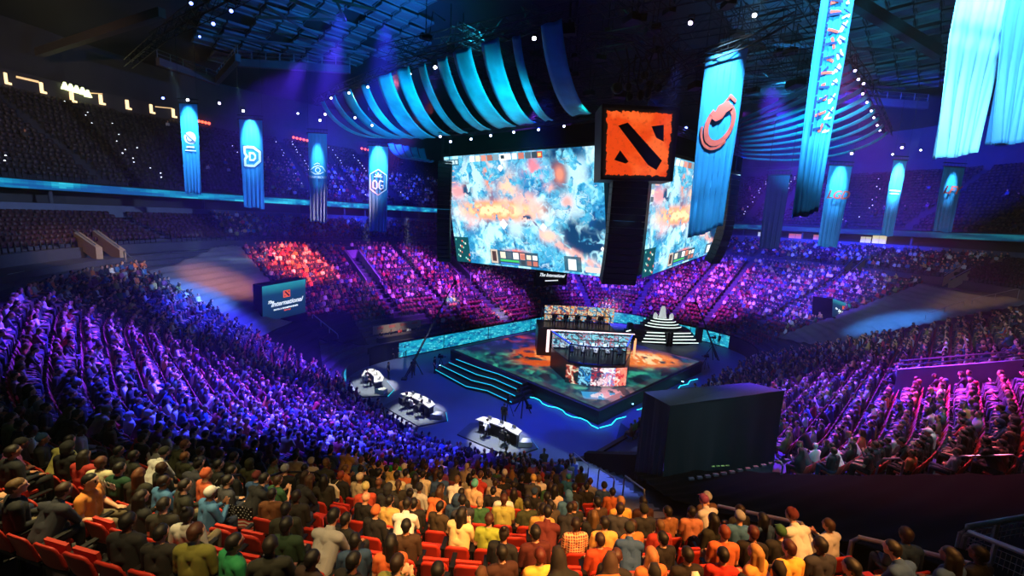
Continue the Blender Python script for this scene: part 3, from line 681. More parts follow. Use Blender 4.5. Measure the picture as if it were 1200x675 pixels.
# keep the view free onto the marked clothes and bags, as in the photograph
SPEC = ((392, 562), (146, 541), (290, 580), (683, 608), (60, 527), (113, 555), (535, 615), (643, 645))
special = [t for t in pool if t['look'] and (t['look'][0], t['look'][1]) in SPEC]
for sp_ in special:
    lean = -12 if sp_['hp'][0] < 420 else 0
    for t in pool:
        if t in special or not t['hp']: continue
        if abs(t['hp'][0]-sp_['hp'][0]-lean) < 27 and 10 < t['hp'][1]-sp_['hp'][1] < 50 and t['px'][2] < sp_['px'][2]: t['occ'] = False
inview = lambda t, h=1.0: (lambda p: p and -12 < p[0] < 1212 and -10 < p[1] < 690)(proj((t['x'], t['y'], t['z']+h)))
POSES = ['upright', 'forward', 'back', 'upright', 'phone', 'turned', 'upright', 'forward']
ORD = ['front', 'second', 'third', 'fourth', 'fifth', 'sixth', 'seventh', 'eighth', 'ninth', 'tenth', 'eleventh', 'twelfth', 'thirteenth', 'fourteenth', 'fifteenth', 'sixteenth', 'seventeenth', 'eighteenth', 'nineteenth', 'twentieth', 'twenty-first', 'twenty-second', 'twenty-third', 'twenty-fourth']
np_, ns_ = 0, 0; crowd = []; farseats = []; rows = {}
for t in cand:
    lk = t['look']
    if t['occ']:
        if lk: t['shirt'], t['hc'], t['hair'], t['gar'], t['pose'] = lk[2:]
        else:
            t['shirt'] = rnd.choice(SHIRTS); t['hair'] = rnd.choice(['short']*9+['long', 'long', 'tail', 'bun', 'cap', 'beanie', 'hood']); t['hc'] = rnd.choice(['#120e0c', '#120e0c', '#1a120e', '#1a120e', '#24180f', '#3a2416', '#5a3820', '#8a6438'])
            if t['hair'] in ('cap', 'beanie'): t['hc'] = rnd.choice(SHIRTS)
            if t['hair'] == 'hood': t['hc'] = t['shirt']
            t['gar'] = rnd.choice(['tee', 'hoodie', 'hoodie']) if t['hair'] != 'hood' else 'hoodie'; t['pose'] = rnd.choice(POSES)
        if np_ < 300 and inview(t): t['single'] = True; np_ += 1; rows.setdefault((t['block'], t['row']), []).append(t)
        else: crowd.append(t)
    if ns_ < 300 and inview(t, .6) and (t['occ'] is False or t['px'][2] < 16): t['sseat'] = True; ns_ += 1
    else: farseats.append(t)
import collections
def core(t): return f"{cname(t['shirt'])} {'hoodie' if t['gar']=='hoodie' else 'shirt'}"
def head(t): return HN[t['hair']].format(cname(t['hc']) if t['hair'] in ('cap', 'beanie', 'hood') else hname(t['hc']))
def rown(t): return ORD[t['row']]+' row up from the rail'
singles = [t for t in cand if t.get('single')]
def short(l):
    w = l.split()
    while len(w) > 16:
        for k in ('the', 'a', 'of', 'in', 'at', 'with', 'from'):
            if k in w: w.remove(k); break
        else: w = w[:16]
    return ' '.join(w)
for r in rows.values(): r.sort(key=lambda t: t['px'][0])
byrow = {}
for t in singles: byrow.setdefault((t['block'], t['row']), []).append(t)
for t in singles: t['label'] = f"person in {core(t)} with {head(t)}"
def dups():
    c = collections.Counter(t['label'] for t in singles); return [t for t in singles if c[t['label']] > 1]
for t in dups():
    r = rows[(t['block'], t['row'])]; i = r.index(t)
    t['label'] = f"person in {core(t)}, {head(t)}, " + (f"right of a {core(r[i-1])}" if i else f"leftmost of the {rown(t)}")
for t in dups(): t['label'] += f", {ORD[t['row']]} row up"
for t in dups():
    r = rows[(t['block'], t['row'])]; i = r.index(t)
    t['label'] = f"person in {core(t)}, {head(t)}, {ORD[t['row']]} row, "+(f"left of {core(r[i+1])}" if i+1 < len(r) else 'rightmost there')
seen = collections.Counter()
for t in dups():
    seen[t['label']] += 1; r = rows[(t['block'], t['row'])]
    same = [q_ for q_ in r if core(q_) == core(t)]; k = same.index(t)
    t['label'] = f"person in {core(t)}, {ORD[k] if k else 'first'} such from left in the {ORD[t['row']]} row"
for t in singles:
    n = t['n']; j = rnd.uniform(-.4, .4); d = Vector((-n[0], -n[1], 0)); d.rotate(Matrix.Rotation(j, 3, 'Z'))
    if t['pose'] == 'turned' and t['look']: d.rotate(Matrix.Rotation(-.9, 3, 'Z'))
    t['label'] = short(t['label'])
    t['obj'] = person((t['x'], t['y'], t['z']), (d.x, d.y), t['pose'], t['shirt'], t['hair'], t['hc'], t['label'], 'spectators seated in the near stand', t['gar'], rnd.randrange(5), rnd.randrange(3), rnd.uniform(.94, 1.05))
# single seats
ss = [t for t in cand if t.get('sseat')]
srow = {}
for t in ss: srow.setdefault((t['block'], t['row']), []).append(t)
for r in srow.values(): r.sort(key=lambda t: t['px'][0])
for t in ss:
    r = srow[(t['block'], t['row'])]; i = r.index(t)
    if t['occ']: lb = 'red seat under the '+t.get('label', 'person').replace('person', 'one') if t.get('single') else f"red seat {ORD[min(i,23)]} from left in the {ORD[t['row']]} row, taken"
    else:
        run = [q_ for q_ in r if not q_['occ']]; k = run.index(t)
        bl = {'near': 'near stand', 'right': 'right stand', 'far left': 'far left stand', 'far end': 'far stand'}[t['block']]
        lb = f"empty red seat, {'first' if k == 0 else ORD[min(k, 23)]} empty one from left, {ORD[t['row']]} row, {bl}"
    lb = short(lb)
    o = bpy.data.objects.new('stadium_seat', None); COL.objects.link(o); o.location = (t['x'], t['y'], t['z']); o.empty_display_size = .2
    o.rotation_euler = (0, 0, math.atan2(-t['n'][1], -t['n'][0])-PI/2); tag(o, lb, 'seat', 'red folding seats of the stands')
    for nm, me in SEATM[not t['occ'] and rnd.random() < .75]:
        c = bpy.data.objects.new(nm, me); COL.objects.link(c); c.parent = o
# ---- everything further away: one crowd, one mass of seats
def merged(name, protos, items, material, label, cat):
    """protos: list of (verts, tris/quads arrays, labels per face); items: (proto, x, y, z, angle, scale, {label: colour})"""
    Vs, Fs, Cs, off = [], [], [], 0
    for k, x, y, z, ang, sc, cols in items:
        V, F, L = protos[k]; c, s_ = math.cos(ang)*sc, math.sin(ang)*sc
        Vs.append(np.stack([V[:, 0]*c-V[:, 1]*s_+x, V[:, 0]*s_+V[:, 1]*c+y, V[:, 2]*sc+z], 1)); Fs.append(F+off); off += len(V)
        Cs.append(np.array([cols[i] for i in range(len(cols))], np.float32)[L])
    V = np.concatenate(Vs).astype(np.float32); F = np.concatenate(Fs).astype(np.int32); C_ = np.concatenate(Cs)
    me = bpy.data.meshes.new(name); k = F.shape[1]
    me.vertices.add(len(V)); me.vertices.foreach_set('co', V.ravel()); me.loops.add(F.size); me.loops.foreach_set('vertex_index', F.ravel())
    me.polygons.add(len(F)); me.polygons.foreach_set('loop_start', np.arange(0, F.size, k, dtype=np.int32)); me.polygons.foreach_set('loop_total', np.full(len(F), k, np.int32))
    at = me.attributes.new('tint', 'FLOAT_COLOR', 'FACE'); at.data.foreach_set('color', np.concatenate([C_, np.ones((len(C_), 1), np.float32)], 1).ravel())
    me.materials.append(material); me.update(calc_edges=True)
    o = obj(name, me); tag(o, label, cat, kind='stuff'); return o
LOW = []; LBL = {'skin': 0, 'head': 0, 'fore': 1, 'shirt': 1, 'pants': 2, 'shoe': 2, 'hair': 3}
for pose in ('upright', 'forward', 'phone', 'back'):
    for hk in ('short', 'long'):
        C, hd = seated(pose, False); C = C+hairs(hk, hd)
        me = remeshed(C, .045, None, 1)
        o = bpy.data.objects.new('t', me); COL.objects.link(o); d = o.modifiers.new('d', 'DECIMATE'); d.ratio = min(1, 300/len(me.polygons)/2)
        dg = bpy.context.evaluated_depsgraph_get(); m2 = bpy.data.meshes.new_from_object(o.evaluated_get(dg)); bpy.data.objects.remove(o)
        bm = bmesh.new(); bm.from_mesh(m2); bmesh.ops.triangulate(bm, faces=bm.faces); bm.to_mesh(m2); bm.free()
        V = np.zeros(len(m2.vertices)*3); m2.vertices.foreach_get('co', V); F = np.array([p.vertices[:] for p in m2.polygons])
        L = np.array([LBL[x] for x in classify(m2, C)]); L2_ = L.copy(); 
        LOW.append((V.reshape(-1, 3), F, L))
items = []
SKC = ['#c89878', '#b07a5c', '#d8a384', '#7a4c36', '#c08868']
for t in crowd:
    hc = t['hc']; k = {'upright': 0, 'forward': 2, 'phone': 4, 'back': 6, 'turned': 0}[t['pose']]+(1 if t['hair'] in ('long', 'tail') else 0)
    items.append((k, t['x'], t['y'], t['z'], math.atan2(-t['n'][1], -t['n'][0])-PI/2+rnd.uniform(-.3, .3), rnd.uniform(.94, 1.06),
                  [lin(rnd.choice(SKC)), lin(t['shirt']), lin(rnd.choice(['#23304a', '#17181c', '#3a3c44', '#6b5f48'])), lin(hc)]))
merged('crowd', LOW, items, mat('crowd_cloth', '#ffffff', .8, attr='tint', noise=.1), 'dense crowd of seated spectators filling the stands beyond the nearest rows', 'crowd')
sb = []
for fold in (False, True):
    m = MB(); lab = []
    m.add([(-.23, -.18, .42), (.23, -.18, .42), (.22, -.29, .86), (-.22, -.29, .86), (-.23, -.15, .42), (.23, -.15, .42), (.22, -.26, .86), (-.22, -.26, .86)], [(0, 1, 2, 3), (5, 4, 7, 6), (3, 2, 6, 7), (0, 3, 7, 4), (1, 5, 6, 2)]); lab += [0]*5
    if fold: m.box((0, -.1, .62), (.43, .05, .34)); lab += [0]*6
    else: m.box((0, .03, .43), (.44, .42, .05)); lab += [0]*6
    m.box((.26, -.06, .33), (.03, .1, .66)); lab += [1]*6
    sb.append((np.array(m.v), np.array(m.f), np.array(lab)))
items = []
for t in farseats:
    red = {'low': '#6e1814', 'club': '#3a1416', 'up': '#2c2024'}[t['tier']]  # far seats tinted darker by tier, standing in for weaker light on them
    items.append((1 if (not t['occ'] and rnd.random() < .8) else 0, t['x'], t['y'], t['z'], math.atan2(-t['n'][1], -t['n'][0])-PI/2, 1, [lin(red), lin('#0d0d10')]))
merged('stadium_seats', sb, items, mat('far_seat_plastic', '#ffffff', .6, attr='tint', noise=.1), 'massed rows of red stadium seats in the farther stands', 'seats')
print('SEATS', len(cand), 'crowd', len(crowd), 'farseats', len(farseats), 'fg matched', len(used))

# ------------------------------------------------------------------ rink wall, LED band
struct(sweep('wall_rink', [(.06, 0), (.06, 1.35), (-.22, 1.35), (-.22, 0)], 119.5, UTOT+13, BLK, .6, True))
struct(sweep('wall_rink_far', [(.1, 0), (.1, 1.9), (-.15, 1.9), (-.15, 0)], 20.5, 97, BLACK, .8, True))
def led_wall(name, U0, U1, z0, z1, label, seed, s=-.22):
    n = int((U1-U0)*9); m = 14; P = np.zeros((m+1, n+1, 3))
    for i in range(n+1):
        a, b, _, _ = frame(U0+(U1-U0)*i/n, s); x, y = XY(a, b); P[:, i, 0] = x; P[:, i, 1] = y; P[:, i, 2] = np.linspace(z1, z0, m+1)
    xx, yy = np.meshgrid(np.arange(n)/9, np.arange(m)/9); f = fbm(xx*1.1+seed*7, yy*3.2, 4, seed); g = fbm(xx*3+3, yy*9, 3, seed+4)
    c = np.zeros((m, n, 3))+np.array(lin('#12a3c4')); c = mixc(c, '#0b5f96', (f-.46)*4.5); c = mixc(c, '#5fe6ee', (g-.6)*5)
    root = empty(name, tuple(P[-1, n//2]), label, 'screen')
    grid_mesh('screen_face', P, c, led('led_band', .95), root)
    mb = MB(); mb.tube([P[0, i]+np.array([0, 0, .03]) for i in range(0, n+1, 4)], .04, 4); mb.build('frame', BLK, root)
    return root
for k, (u0, u1, lb) in enumerate([(24.4, 30.4, 'cyan water LED wall section left of the camera crane, behind the seated crew'), (30.5, 37.6, 'cyan water LED wall section along the far left side of the floor'),
    (37.7, 45.8, 'cyan water LED wall section just left of the players booth'), (45.9, 57.5, 'cyan water LED wall section hidden mostly behind the players booth'), (57.6, 68.0, 'cyan water LED wall section behind the trophy stand, left part'),
    (68.1, 75.6, 'cyan water LED wall section right of the trophy stand'), (75.7, 81.5, 'short cyan LED wall section at the right end of the floor')]):
    led_wall('led_wall', u0, u1, .12, 1.75, lb, k+1)
led_wall('led_wall', 10.5, 15.4, .25, 1.5, 'narrow cyan LED panel on the rink wall beside the left caster desk', 12, -.3)

# ------------------------------------------------------------------ stage
SZ = 1.25; SA0, SA1, SB0, SB1_ = 28.6, 49.0, 18.0, 37.8
stg = empty('stage', (*XY(39, 28), 0), 'square black stage platform with glowing painted LED top', 'stage')
def abz(a, b, z): x, y = XY(a, b); return Vector((x, y, z))
mb = MB(); mb.hexa([abz(a, b, 0) for a, b in ((SA0, SB0), (SA1, SB0), (SA1, SB1_), (SA0, SB1_))], [abz(a, b, SZ-.02) for a, b in ((SA0, SB0), (SA1, SB0), (SA1, SB1_), (SA0, SB1_))])
mb.build('platform', mat('stage_black', '#0c1016', .5), stg)
nx = ny = 210
aa, bb = np.meshgrid(np.linspace(SA0+.25, SA1-.25, nx+1), np.linspace(SB0+.25, SB1_-.25, ny+1))
P = np.stack([(aa-bb)*Q, (aa+bb)*Q, np.full_like(aa, SZ+.01)], -1)
ax, bx = (aa[:-1, :-1]+.05), (bb[:-1, :-1]+.05); X_, Y_ = (ax-bx)*Q, (ax+bx)*Q
f = fbm(X_*.55, Y_*.4, 5, 3); g = fbm(X_*1.6+9, Y_*.9, 4, 11); h_ = fbm(X_*.9+f*3, Y_*.8, 5, 21)
c = np.zeros(X_.shape+(3,))+np.array(lin('#0e3340')); c = mixc(c, '#0f6a62', (g-.42)*4); c = mixc(c, '#37a583', (h_-.58)*6*(Y_ < 48)); c = mixc(c, '#04131c', (f-.56)*6)
back = np.clip((Y_-45.5)/4, 0, 1); c = mixc(c, '#101c56', back*.9); c = mixc(c, '#2a2f8c', back*(g-.5)*4)
fire = np.exp(-(((X_-14.6)/4.2)**2+((Y_-47.3)/2.6)**2)**1.5); c = mixc(c, '#e8762a', fire*2.2*np.clip((h_-.3)*4, 0, 1)); c = mixc(c, '#ffd79a', (fire-.35)*2.2*np.clip((g-.44)*6, 0, 1))
fire2 = np.exp(-(((X_-3.2)/2.4)**2+((Y_-46.0)/3.2)**2)**1.5); c = mixc(c, '#d0521e', fire2*2*np.clip((h_-.36)*5, 0, 1)); c = mixc(c, '#ff9a52', (fire2-.5)*2*np.clip((g-.5)*6, 0, 1))
fire3 = np.exp(-(((X_-0.5)/1.6)**2+((Y_-53)/1.2)**2)); c = mixc(c, '#b63a38', fire3*2*np.clip((h_-.42)*5, 0, 1))
logo = (abs(X_-8.3) < 1.7)*(abs(Y_-35.9) < .8); c = mixc(c, '#3aa0d8', logo*.8); c = mixc(c, '#dff4ff', (abs(X_-8.2) < .9)*(abs(Y_-36.0) < .5)*(g > .47)*.9)
pink = np.exp(-(((X_-9.6)/2.0)**2+((Y_-36.3)/1.5)**2)); c = mixc(c, '#e0909a', pink*1.2*(g > .5))
edge = np.minimum.reduce([ax-SA0, SA1-ax, bx-SB0, SB1_-bx]); c = mixc(c, '#3a2c34', (edge < 1.0)*.55*(Y_ < 41))
grid_mesh('stage_top_display', P, c, led('led_stage', 1.0), stg)
CY = glow('cyan_strip', '#2fe0e6', 1.6); CYD = glow('cyan_strip_dim', '#1fb6c8', 1.0)
mb = MB(); zz = []
for i in range(13):                         # zig-zag glow line round the foot
    b = SB0-.5+i*.65; zz.append(abz(SA0-.35-.35*(i % 4 < 2), b, .12))
mb.tube(zz, .045, 4); mb.tube([abz(a, SB0-.5-.3*(k % 2), .12) for k, a in enumerate(np.linspace(SA0-.5, SA1-3, 16))], .045, 4); mb.build('glow_strip', CY, stg)
# lip of the stage
mb = MB()
for p_, q_ in (((SA0, SB0), (SA1, SB0)), ((SA0, SB0), (SA0, SB1_))): mb.tube([abz(*p_, SZ-.05), abz(*q_, SZ-.05)], .06, 4)
mb.build('edge_trim', mat('stage_edge', '#5a4a52', .5), stg)
# cyan glowing steps on the left face
st = empty('stage_steps', abz(27, 31.5, 0), 'four wide black steps with glowing cyan nosings on the stage left side', 'steps')
for k in range(4):
    d = 2.9-.7*k; z1 = .3*(k+1); b0, b1 = 25.0+.28*k, 36.6-.3*k
    out = [(SA0-.02, b0), (SA0-d, b0), (SA0-d, b0+3.2), (SA0-d-.9*(1-k/5), b0+5.2), (SA0-d-.6, b1-.8), (SA0-.02, b1)]
    m = MB(); m.poly([abz(a, b, z1-.3) for a, b in out], (0, 0, 1), .29); m.build('step', mat('stage_black', '#0c1016', .5), st)
    m = MB(); m.tube([abz(a-.02, b, z1-.02) for a, b in out[1:5]], .045, 4); m.build('light_strip', CYD, st)
def moving_light(p, aim, col, label, size=1.0, grp='moving lights on the rigging', E=30, hang=True):
    """yoke, body and lens; p is the lens centre"""
    p = Vector(p); d = (Vector(aim)-p).normalized(); r = empty('moving_light', tuple(p), label, 'stage light', grp)
    z = d; x = z.cross(Vector((0, 0, 1))); x = x.normalized() if x.length > .05 else Vector((1, 0, 0)); y = z.cross(x)
    M = Matrix((x, y, z)).transposed(); b = MB(); s = .10*size
    b.tube([p-z*s*2.6, p-z*s*1.8, p-z*s*.1], [s*.7, s*1.1, s*1.0], 10); lh = b.build('lamp_head', BLK, r)
    b = MB(); hy = Vector((0, 0, s*3.2 if hang else -s*2.2)); c0 = p-z*s*1.4
    for sx in (-1, 1): b.tube([c0+x*s*1.25*sx, c0+x*s*1.25*sx+hy*.8], s*.18, 5)
    b.tube([c0-x*s*1.3+hy*.8, c0+x*s*1.3+hy*.8], s*.3, 5); b.build('yoke', BLK, r)
    b = MB(); b.tube([p-z*s*.1, p+z*s*.02], s*.92, 12); b.build('lens', glow('lens_%s' % col, col, E), lh)
    return r
for px, py, lb in ((608, 455, 'small uplight on the floor beside the cyan stage steps'), (633, 463, 'small floor uplight by the stage foot, below the portrait screens'), (669, 478, 'floor uplight closest to the near corner of the stage'),
                   (515, 428, 'floor uplight at the far left corner of the stage'), (741, 473, 'floor uplight on the right side of the stage foot'), (800, 447, 'floor uplight farther along the right stage side')):
    p = atz(px, py, .35); moving_light(p, p+Vector((.1, -.1, 1)), '#7fd8ff', lb, 1.1, None, 12, False)
    spot('uplight', p+Vector((0, -.0, .25)), p+Vector((.2, .6, 2.2)), (.1, .6, 1), 50, 6, .8, .05)

# ------------------------------------------------------------------ players' booths
def mosaic(nx, ny, pal, seed, sc=6.):
    xx, yy = np.meshgrid(np.arange(nx)/nx*sc*(nx/ny), np.arange(ny)/ny*sc); wx = fbm(xx*.7, yy*.7, 3, seed+3)*3; f = fbm(xx+wx, yy+wx*.7, 4, seed); g = fbm(xx*2-wx, yy*2, 3, seed+9)
    c = np.zeros((ny, nx, 3))+np.array(lin(pal[0]))
    for i, p in enumerate(pal[1:]):
        q_ = (f*1.9+g*.3-.55)*len(pal); c = mixc(c, p, np.clip(1.2-np.abs(q_-i-1)*1.1, 0, 1)*1.3)
    return c
def quadscreen(name, TL, TR, BR, BL, c, m, parent, bulge=None):
    ny, nx = c.shape[:2]; u = np.linspace(0, 1, nx+1)[None, :, None]; v = np.linspace(0, 1, ny+1)[:, None, None]
    TL, TR, BR, BL = [np.array(p) for p in (TL, TR, BR, BL)]
    P = (TL*(1-u)+TR*u)*(1-v)+(BL*(1-u)+BR*u)*v
    if bulge is not None: P = P+np.array(bulge)*(1-(2*u-1)**2)
    return grid_mesh(name, P, c, m, parent)
GL = glassmat(); FR = mat('booth_frame', '#1a2230', .4, .5)
bt = empty('player_booth', (8.3, 41, SZ), 'front players booth with glass room over a row of portrait screens', 'booth')
pl = [(4.3, 42.8), (5.6, 38.7), (6.9, 38.25), (8.2, 38.1), (9.5, 38.25), (10.8, 38.7), (12.4, 42.8)]
mb = MB(); mb.poly([(x, y, SZ) for x, y in pl], (0, 0, 1), 2.0); mb.build('plinth', mat('booth_black', '#0a0d14', .4), bt)
pc = []
pals = [['#20302c', '#6f8f6a', '#e8dcc0', '#a8402c', '#10181c'], ['#123a7a', '#2a8ad0', '#0c1c40', '#7fd0f0', '#1a2a50'], ['#e8c8d0', '#5a3a60', '#f4e8ec', '#b02a3a', '#2a3050'], ['#f0b0c8', '#f8e0e8', '#d05878', '#6f8fd0', '#ffffff'], ['#f0a090', '#e04838', '#f8d8c8', '#c83040', '#ff8a70']]
for k in range(5): pc.append(mosaic(22, 34, pals[k], 31+k*5, 3.2))
P0, P1 = pl[1], pl[5]
quadscreen('portrait_screen', (5.35, 38.55, 3.05), (11.0, 38.55, 3.05), (11.0, 38.55, 1.32), (5.35, 38.55, 1.32), np.concatenate(pc, 1), led('led_portrait', 1.15), bt, (0, -.55, 0))
mb = MB()
for z in (3.28, 4.95): mb.tube([(x, y, z) for x, y in pl]+[(pl[0][0], pl[0][1], z)], .07, 4)
for x, y in pl: mb.tube([(x, y, 3.25), (x, y, 5.0)], .055, 4)
mb.build('glass_frame', FR, bt)
for i in range(6):
    (x0, y0), (x1, y1) = pl[i], pl[i+1]; mb = MB(); mb.add([(x0, y0, 3.3), (x1, y1, 3.3), (x1, y1, 4.92), (x0, y0, 4.92)], [(0, 1, 2, 3)]); mb.build('glass_pane', GL, bt)
c = mosaic(150, 36, ['#1a3a5a', '#e8f4f8', '#5ac0e8', '#c07a8a', '#20304a', '#8adcf0'], 77, 5)
c[:, ::25] = np.array(lin('#0a0e14')); c[17:19] = np.array(lin('#0a0e14'))
quadscreen('rear_screen', (4.3, 43.1, 5.05), (12.4, 43.1, 5.05), (12.4, 42.95, 3.35), (4.3, 42.95, 3.35), c, led('led_booth', 1.0), bt)
mb = MB(); mb.box((8.4, 43.35, 4.1), (8.3, .3, 1.95)); mb.box((8.4, 43.2, 5.14), (8.6, .5, .1)); mb.build('rear_wall', FR, bt)
mb = MB(); mb.box((8.4, 42.9, 5.12), (8.5, .12, .07)); mb.box((3.95, 43.1, 3.9), (.28, .2, 2.3)); mb.build('light_bar', glow('pink_white_bar', '#ffd6d8', 1.6), bt)
mb = MB(); mb.tube([(pl[0][0], pl[0][1], 5.03), (pl[1][0], pl[1][1], 5.03)], .06, 4); mb.tube([(pl[6][0], pl[6][1], 5.03), (pl[5][0], pl[5][1], 5.03)], .06, 4); mb.build('blue_light_strip', glow('blue_bar', '#2a4cff', 2), bt)
mb = MB(); mb.box((12.35, 41.3, 4.3), (.06, .3, 1.6)); mb.box((12.0, 40.4, 4.3), (.06, .3, 1.6)); mb.build('orange_light_strip', glow('orange_bar', '#ffb070', 1.2), bt)
MON = glow('monitor_glow', '#bfe2ff', 1.3)
def workstation(x, y, z, label, grp, face=1):
    t = empty('gaming_desk', (x, y, z), label, 'desk', grp)
    mb = MB(); mb.box((x, y, z+.72), (.95, .6, .05)); mb.box((x-.44, y, z+.36), (.04, .55, .7)); mb.box((x+.44, y, z+.36), (.04, .55, .7)); mb.build('desk_top', mat('desk_grey', '#555b66', .5), t)
    mb = MB(); mb.box((x, y+.15*face, z+1.05), (.58, .04, .36)); mb.box((x, y+.17*face, z+.8), (.06, .04, .2)); mo = mb.build('monitor', BLK, t)
    mb = MB(); mb.box((x, y+.125*face, z+1.05), (.53, .012, .31)); mb.build('monitor_screen', MON, mo)
side_ = ['leftmost', 'second from the left', 'middle', 'fourth from the left', 'rightmost']
for k in range(5):
    x = 6.0+k*1.15
    workstation(x, 40.9+.0*k, 3.27, f'gaming desk with glowing monitor in the front glass booth, {side_[k]}', 'desks in the front booth')
    person((x, 40.15, 3.27), (0, 1), 'forward', '#c8ccd4', 'short', '#17120f', f'player in pale jersey at a desk in the front glass booth, {side_[k]}', 'players in the front booth', 'tee', k, 1)
bt2 = empty('player_booth', (6.6, 48.2, SZ), 'rear players booth raised behind the front one with colourful backdrop screen', 'booth')
mb = MB(); mb.box((7.4, 48.6, SZ+1.55), (8.6, 4.2, 3.1)); mb.build('plinth', mat('booth_black', '#0a0d14', .4), bt2)
c = mosaic(120, 30, ['#1a6aa0', '#f0c070', '#e07a3a', '#7ad8f0', '#2a3a6a', '#f8e0b0', '#b04a2a'], 51, 4); c[:, ::15] = np.array(lin('#0a0e14'))
quadscreen('backdrop_screen', (3.9, 50, 6.25), (12.1, 50, 6.25), (12.1, 50, 4.5), (3.9, 50, 4.5), c, led('led_backdrop', 1.0), bt2, (0, .3, 0))
a0, a1 = aty(638, 364, 46.6), aty(716, 367, 46.6)
mb = MB(); z0, z1 = 4.4, 5.95
for x in np.linspace(a0.x, a1.x, 7): mb.tube([(x, 46.6, z0), (x, 46.6, z1)], .05, 4)
for z in (z0, z1): mb.tube([(a0.x, 46.6, z), (a1.x, 46.6, z)], .06, 4)
for x in (a0.x, a1.x): mb.tube([(x, 46.6, z1), (x, 50, z1)], .05, 4); mb.tube([(x, 50, z0), (x, 50, z1)], .06, 4)
mb.build('glass_frame', mat('frame_grey', '#6a707c', .4, .5), bt2)
mb = MB(); mb.add([(a0.x, 46.62, z0), (a1.x, 46.62, z0), (a1.x, 46.62, z1), (a0.x, 46.62, z1)], [(0, 1, 2, 3)]); mb.build('glass_pane', GL, bt2)
for k in range(5):
    x = a0.x+1.3+k*1.3
    workstation(x, 48.1, 4.36, f'gaming desk with glowing monitor in the rear booth, {side_[k]}', 'desks in the rear booth', -1)
    person((x, 48.7, 4.36), (0, -1), 'forward', '#20242c', 'short', '#17120f', f'player in dark jersey at a desk in the rear booth, {side_[k]}', 'players in the rear booth', 'tee', k, 1)
spot('booth_light', (8, 38, 16), (8.3, 41.5, 4), (.9, .92, 1), 22, 2.2)

# ------------------------------------------------------------------ trophy stand
ts = empty('trophy_stand', (21.8, 60.4, 0), 'stepped stand with glowing white step edges behind the stage', 'stand')
WS = glow('white_step_strip', '#e8fff4', 1.5); DK = mat('stand_black', '#0a1020', .5)
def arcp(cx, cy, r, a0, a1, n, z): return [(cx+r*math.cos(math.radians(a0+(a1-a0)*i/n)), cy+r*.62*math.sin(math.radians(a0+(a1-a0)*i/n)), z) for i in range(n+1)]
for k in range(4):
    r = 5.2-.36*k; z = .45+.38*k; mb = MB(); mb.poly(arcp(21.8, 61, r+.0, 180, 360, 10, z-.4)+[(21.8+r, 63.2, z-.4), (21.8-r, 63.2, z-.4)], (0, 0, 1), .38); mb.build('step', DK, ts)
    mb = MB(); mb.tube([(21.8-r*.72, 59.0-2.0+.26*k+.5, z), (21.3, 57.6+.26*k, z)], .06, 4); mb.tube([(22.3, 57.6+.26*k, z), (21.8+r*.82, 58.3+.26*k, z)], .06, 4); mb.build('light_strip', WS, ts)
for k in range(4):
    r = 2.7-.42*k; z = 2.1+.34*k; mb = MB(); mb.poly(arcp(21.8, 61.2, r, 180, 360, 12, z-.34)+[(21.8+r, 62.8, z-.34), (21.8-r, 62.8, z-.34)], (0, 0, 1), .33); mb.build('step', DK, ts)
    mb = MB(); mb.tube(arcp(21.8, 61.2, r+.03, 200, 340, 12, z-.03), .055, 4); mb.build('light_strip', WS, ts)
for k in range(3):
    mb = MB(); mb.box((16.0+.2*k, 58.6+.35*k, .6+.3*k), (1.1, .3, .3), .6); mb.build('side_step', DK, ts); mb = MB(); mb.tube([(15.3+.45*k, 58.3+.35*k, .8+.3*k), (16.2+.45*k, 58.9+.35*k, .9+.3*k)], .07, 4); mb.build('light_strip', WS, ts)
mb = MB()
for sx in (-1, 1): mb.box((21.8+sx*.25, 57.6, 1.0), (.3, .3, 2.0)); mb.box((21.8+sx*4.9, 59.9, 1.3), (.7, .9, 2.2))
mb.build('pedestal', DK, ts)
tr = empty('trophy', (21.8, 61.3, 3.3), 'white glowing trophy on top of the stepped stand', 'trophy'); WT = glow('trophy_white', '#dfe8e8', .55)
mb = MB(); mb.tube([(21.8, 61.3, 3.12), (21.8, 61.3, 3.4), (21.8, 61.3, 3.9), (21.8, 61.3, 4.5), (21.8, 61.3, 4.8)], [.62, .5, .42, .34, .2], 12); mb.build('cup', WT, tr)
for sx in (-1, 1): mb = MB(); mb.tube([(21.8+sx*1.15, 60.9, 3.1), (21.8+sx*1.15, 60.9, 3.6), (21.8+sx*1.2, 60.9, 3.9)], [.32, .3, .1], 8); mb.build('side_figure', WT, tr)

